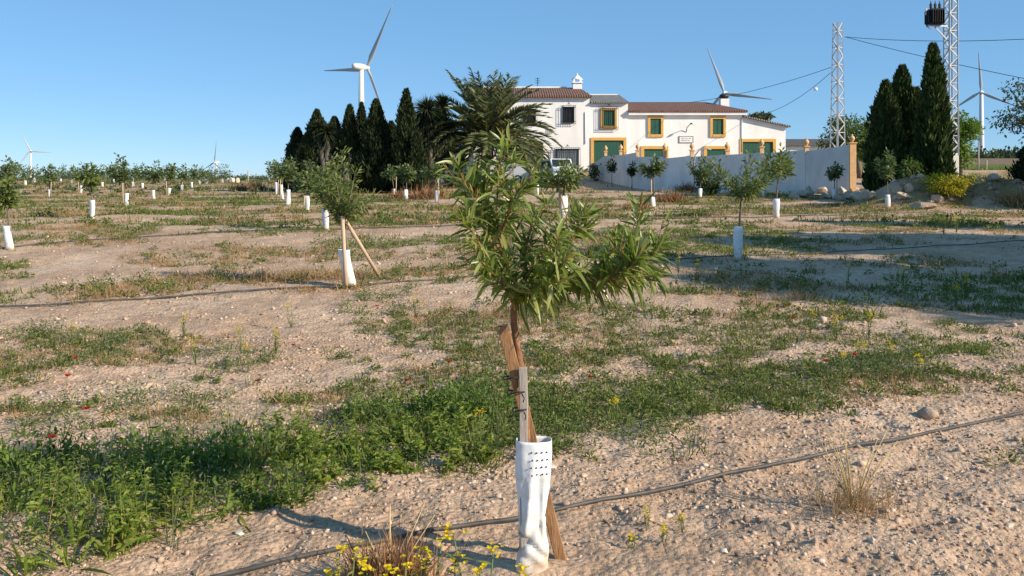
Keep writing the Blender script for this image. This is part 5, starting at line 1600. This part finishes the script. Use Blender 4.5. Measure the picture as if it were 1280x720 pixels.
# ------------------------------------------------------------------ single plants: dry tufts, shrubs, mustard, poppies
def dry_tuft(px, py, h, n, spread, tilt, seed, label, mat='straw', W=.005, name='dry_tuft', stems=0, loc=None, cat='dry plant', group=None):
    q = loc or G(px, py)
    r2 = np.random.default_rng(seed)
    x = np.full(n, q.x) + r2.normal(0, spread, n); y = np.full(n, q.y) + r2.normal(0, spread, n)
    V_, Q_ = tufts(r2, x, y, np.full(n, h) * r2.uniform(.5, 1.1, n), 6, W, spread * .3, tilt, 4, .3)
    o = empty(name, q, label, cat, group)
    quadmesh('stalks', V_ - np.array(q), Q_, M[mat], o)
    if stems:
        m = MB(); r3 = random.Random(seed)
        for k in range(stems):
            a = r3.uniform(0, 6.28); t = r3.uniform(.15, .6)
            e = Vector((math.cos(a) * math.sin(t), math.sin(a) * math.sin(t) * .4, math.cos(t))) * h * r3.uniform(1.0, 1.5)
            m.tube([(0, 0, -.01), e * .5 + Vector((0, 0, .02)), e], [.003, .0025, .0015], 5)
        m.build('stems', M['drystem'], o)
    return o
q = G(487, 742)
dry_tuft(0, 0, .29, 170, .075, .38, 1, 'dense reddish brown dry tuft at the bottom left of the near sleeve', 'redstraw', .008, stems=5, loc=q)
dry_tuft(1066, 652, .30, 46, .10, .5, 2, 'pale dry grass tuft standing in gravel at the lower right', 'straw', .0035, stems=11)
dry_tuft(1160, 620, .06, 14, .05, 1.2, 3, 'small dark dry tuft with one long bent stalk at the right', 'redstraw', .004, stems=1)
dry_tuft(925, 462, .24, 26, .12, .5, 4, 'tall thin dry grass clump above the right green strip', 'olivegrass', .005)
for i, (px, py, r, hpx, l) in enumerate(((537, 248, 22, 22, 'rounded reddish dry shrub before the yucca and porch'), (500, 248, 16, 13, 'low reddish dry shrub before the tallest cypress'), (838, 252, 20, 16, 'straw coloured dry shrub before the garden wall'),
                                         (862, 240, 14, 15, 'brown dry brush heap beside the marker post'), (320, 237, 16, 12, 'reddish dry shrub on the left skyline field'), (300, 238, 12, 9, 'low brown dry shrub right of the diagonal line'), (1272, 258, 20, 26, 'dry grass clump at the right edge below the dark heap'), (795, 262, 18, 12, 'low pale dry shrub behind the slender wall sapling'))):
    q = G(px, py); s = q.y / F
    dry_tuft(0, 0, hpx * s * 1.1, 110, r * s * .42, .6, 20 + i, l, 'redstraw' if ('red' in l or 'brown' in l) else 'straw', .03, 'dry_shrub', loc=q, cat='dry shrub', group='dry shrubs')

def petals(center, r, n, r2, up=.6):
    a = np.arange(n) * 2 * np.pi / n + r2.random() * 3
    d = np.stack([np.cos(a), np.sin(a), np.full(n, up)], -1) + r2.normal(0, .1, (n, 3))
    return ribbons(r2, np.repeat(np.array(center)[None], n, 0), d, r, r * .95, .15, 3, P_BROAD, 0, .3)

def mustard(loc, h, heads, seed, label, big):
    r2 = np.random.default_rng(seed)
    o = empty('mustard_plant', loc, label, 'wild flower', 'yellow mustard plants')
    m = MB(); fl = []; lv = []
    for k in range(heads):
        a = r2.random() * 6.28; t = r2.uniform(.02, .3) if k else .05
        e = np.array([math.cos(a) * math.sin(t), math.sin(a) * math.sin(t), math.cos(t)]) * h * (r2.uniform(.7, 1.0) if k else 1.0)
        m.tube([(0, 0, -.02), Vector(e * .5) + Vector((r2.normal(0, .012), 0, 0)), Vector(e)], [.003 * big, .0024 * big, .0016 * big], 5)
        fl = []
        for j in range(10):
            c = e + r2.normal(0, .010, 3) * np.array([1, 1, .9]) * big
            fl.append(petals(c, .009 * big * r2.uniform(.7, 1.1), 4, r2))
        V_, Q_ = merge(fl); quadmesh('flower_head', V_, Q_, M['yellow'], o)
        n = 9; tt = r2.uniform(.05, .85, n)[:, None]
        d = r2.normal(0, 1, (n, 3)) * np.array([1, 1, .4]) + np.array([0, 0, .35])
        lv.append(ribbons(r2, e * tt, d, r2.uniform(.02, .055, n) * big, .006 * big, .2, 3, P_LEAF))
    m.build('stem', M['stem'], o)
    V_, Q_ = merge(lv); quadmesh('leaves', V_, Q_, M['weed'], o)
    return o
def planted(px, pflower, Y):
    """a plant whose flower shows at the pixel, rooted at depth Y"""
    p = P(px, pflower, Y); z = H(p.x, Y)
    return Vector((p.x, Y, z)), p.z - z
MU = [(424, 692, 3.22, 'leftmost'), (441, 686, 3.22, 'second from the left'), (448, 702, 3.1, 'low leafy'), (462, 709, 3.08, 'short'), (486, 714, 3.0, 'lowest'), (511, 707, 3.05, 'dense headed'), (526, 690, 3.14, 'middle'),
      (558, 668, 3.1, 'tall left hand'), (572, 667, 3.08, 'tallest'), (572, 700, 3.08, 'small inner'), (616, 689, 3.08, 'right hand'), (604, 713, 3.02, 'lowest right'), (652, 716, 3.1, 'sleeve side')]
for i, (px, pf, Y, l) in enumerate(MU):
    loc, h = planted(px, pf, Y)
    if h < .04: loc.y -= .15; h = .05
    mustard(loc, h, 1 if i % 3 else 2, 700 + i, l + ' yellow mustard stem at the bottom edge left of the sleeve', 1.5)
for i, (px, py, h, l) in enumerate(((808, 668, .07, 'low yellow mustard right of the near sleeve'), (830, 690, .06, 'small yellow mustard at the bottom edge below the hose'), (790, 690, .05, 'tiny yellow mustard right of the brown stake'),
                                  (852, 672, .07, 'yellow mustard in gravel below the hose middle'))):
    mustard(G(px, py), h, 2, 730 + i, l, .9)
# yellow flowered plants across the middle ground
YL = [(1052, 483, 'beside the green strip at right'), (1150, 485, 'tall one at the right end of the green strip'), (1075, 462, 'in the weeds on the right'), (1110, 464, 'at the right weed patch edge'), (1195, 385, 'at the edge of the tree shade'), (1208, 372, 'tall one in the tree shade'),
      (873, 352, 'left one in front of the shaded sapling'), (848, 345, 'beside the near tree right leaves'), (1130, 362, 'inside the tree shade'), (1060, 358, 'in shaded weeds'), (1086, 420, 'above the right weeds'), (1045, 422, 'in pale soil on the right'), (1012, 415, 'left of the pale soil pair'),
      (1180, 295, 'tall sprig before the earth heap'), (1196, 292, 'bushy sprig before the earth heap'), (310, 465, 'in the left weeds'), (245, 455, 'left of the left weed patch'), (345, 440, 'above the left weed patch'), (300, 440, 'at the top of the left weed patch'),
      (90, 430, 'near the left edge'), (230, 420, 'between the hose and left weeds'), (365, 410, 'below the crossed stakes'), (520, 395, 'right of the crossed stakes'), (890, 268, 'before the blooming shrub'), (600, 560, 'behind the near sleeve on the left'), (770, 545, 'right of the near sleeve')]
for i, (px, py, l) in enumerate(YL):
    q = G(px, py); s = q.y
    mustard(q, .14 + .012 * s, 3 + i % 3, 760 + i, 'small yellow flowered plant ' + l, .7 + .06 * s)

def poppy(loc, h, seed, label, big=1.0):
    r2 = np.random.default_rng(seed)
    o = empty('poppy', loc, label, 'wild flower', 'red poppies')
    MB().tube([(0, 0, -.02), (.006, 0, h * .6), (.012, .004, h)], [.0018 * big, .0015 * big, .0013 * big], 5).build('stem', M['stem'], o)
    V_, Q_ = petals((.012, .004, h), .023 * big, 5, r2, .75); quadmesh('petals', V_, Q_, M['poppy'], o)
    MB().lathe((.012, .004, h + .002), [(.004 * big, 0), (.006 * big, .006), (.004 * big, .012)], 8).build('seed_head', M['iron'], o)
PP = [(506, 509, 'in the lush weeds beside the lowest left leaves'), (320, 510, 'at the upper edge of the lush weeds'), (62, 597, 'at the left edge of the lush weeds'), (105, 560, 'left, just behind the lush weeds'), (92, 463, 'in the left weeds, left one'), (82, 487, 'in the left weeds, lower one'),
      (365, 445, 'in bare soil between the left weeds and crossed stakes'), (470, 394, 'below the slanting pale stake'), (508, 363, 'in the green tuft right of the crossed stakes'), (735, 493, 'in the green strip right of the grey slat'), (1030, 472, 'beyond the right green strip'),
      (54, 312, 'right of the left edge sleeve'), (1067, 460, 'in the right weed patch'), (640, 508, 'behind the grey slat'), (560, 470, 'left of the brown stake top'), (990, 410, 'in the soil left of the tree shade')]
for i, (px, py, l) in enumerate(PP):
    q = G(px, py + 6)
    poppy(q, .10 + .006 * q.y + (.1 if 'lush' in l else 0), 800 + i, 'red poppy ' + l, 1.0 + .05 * q.y)
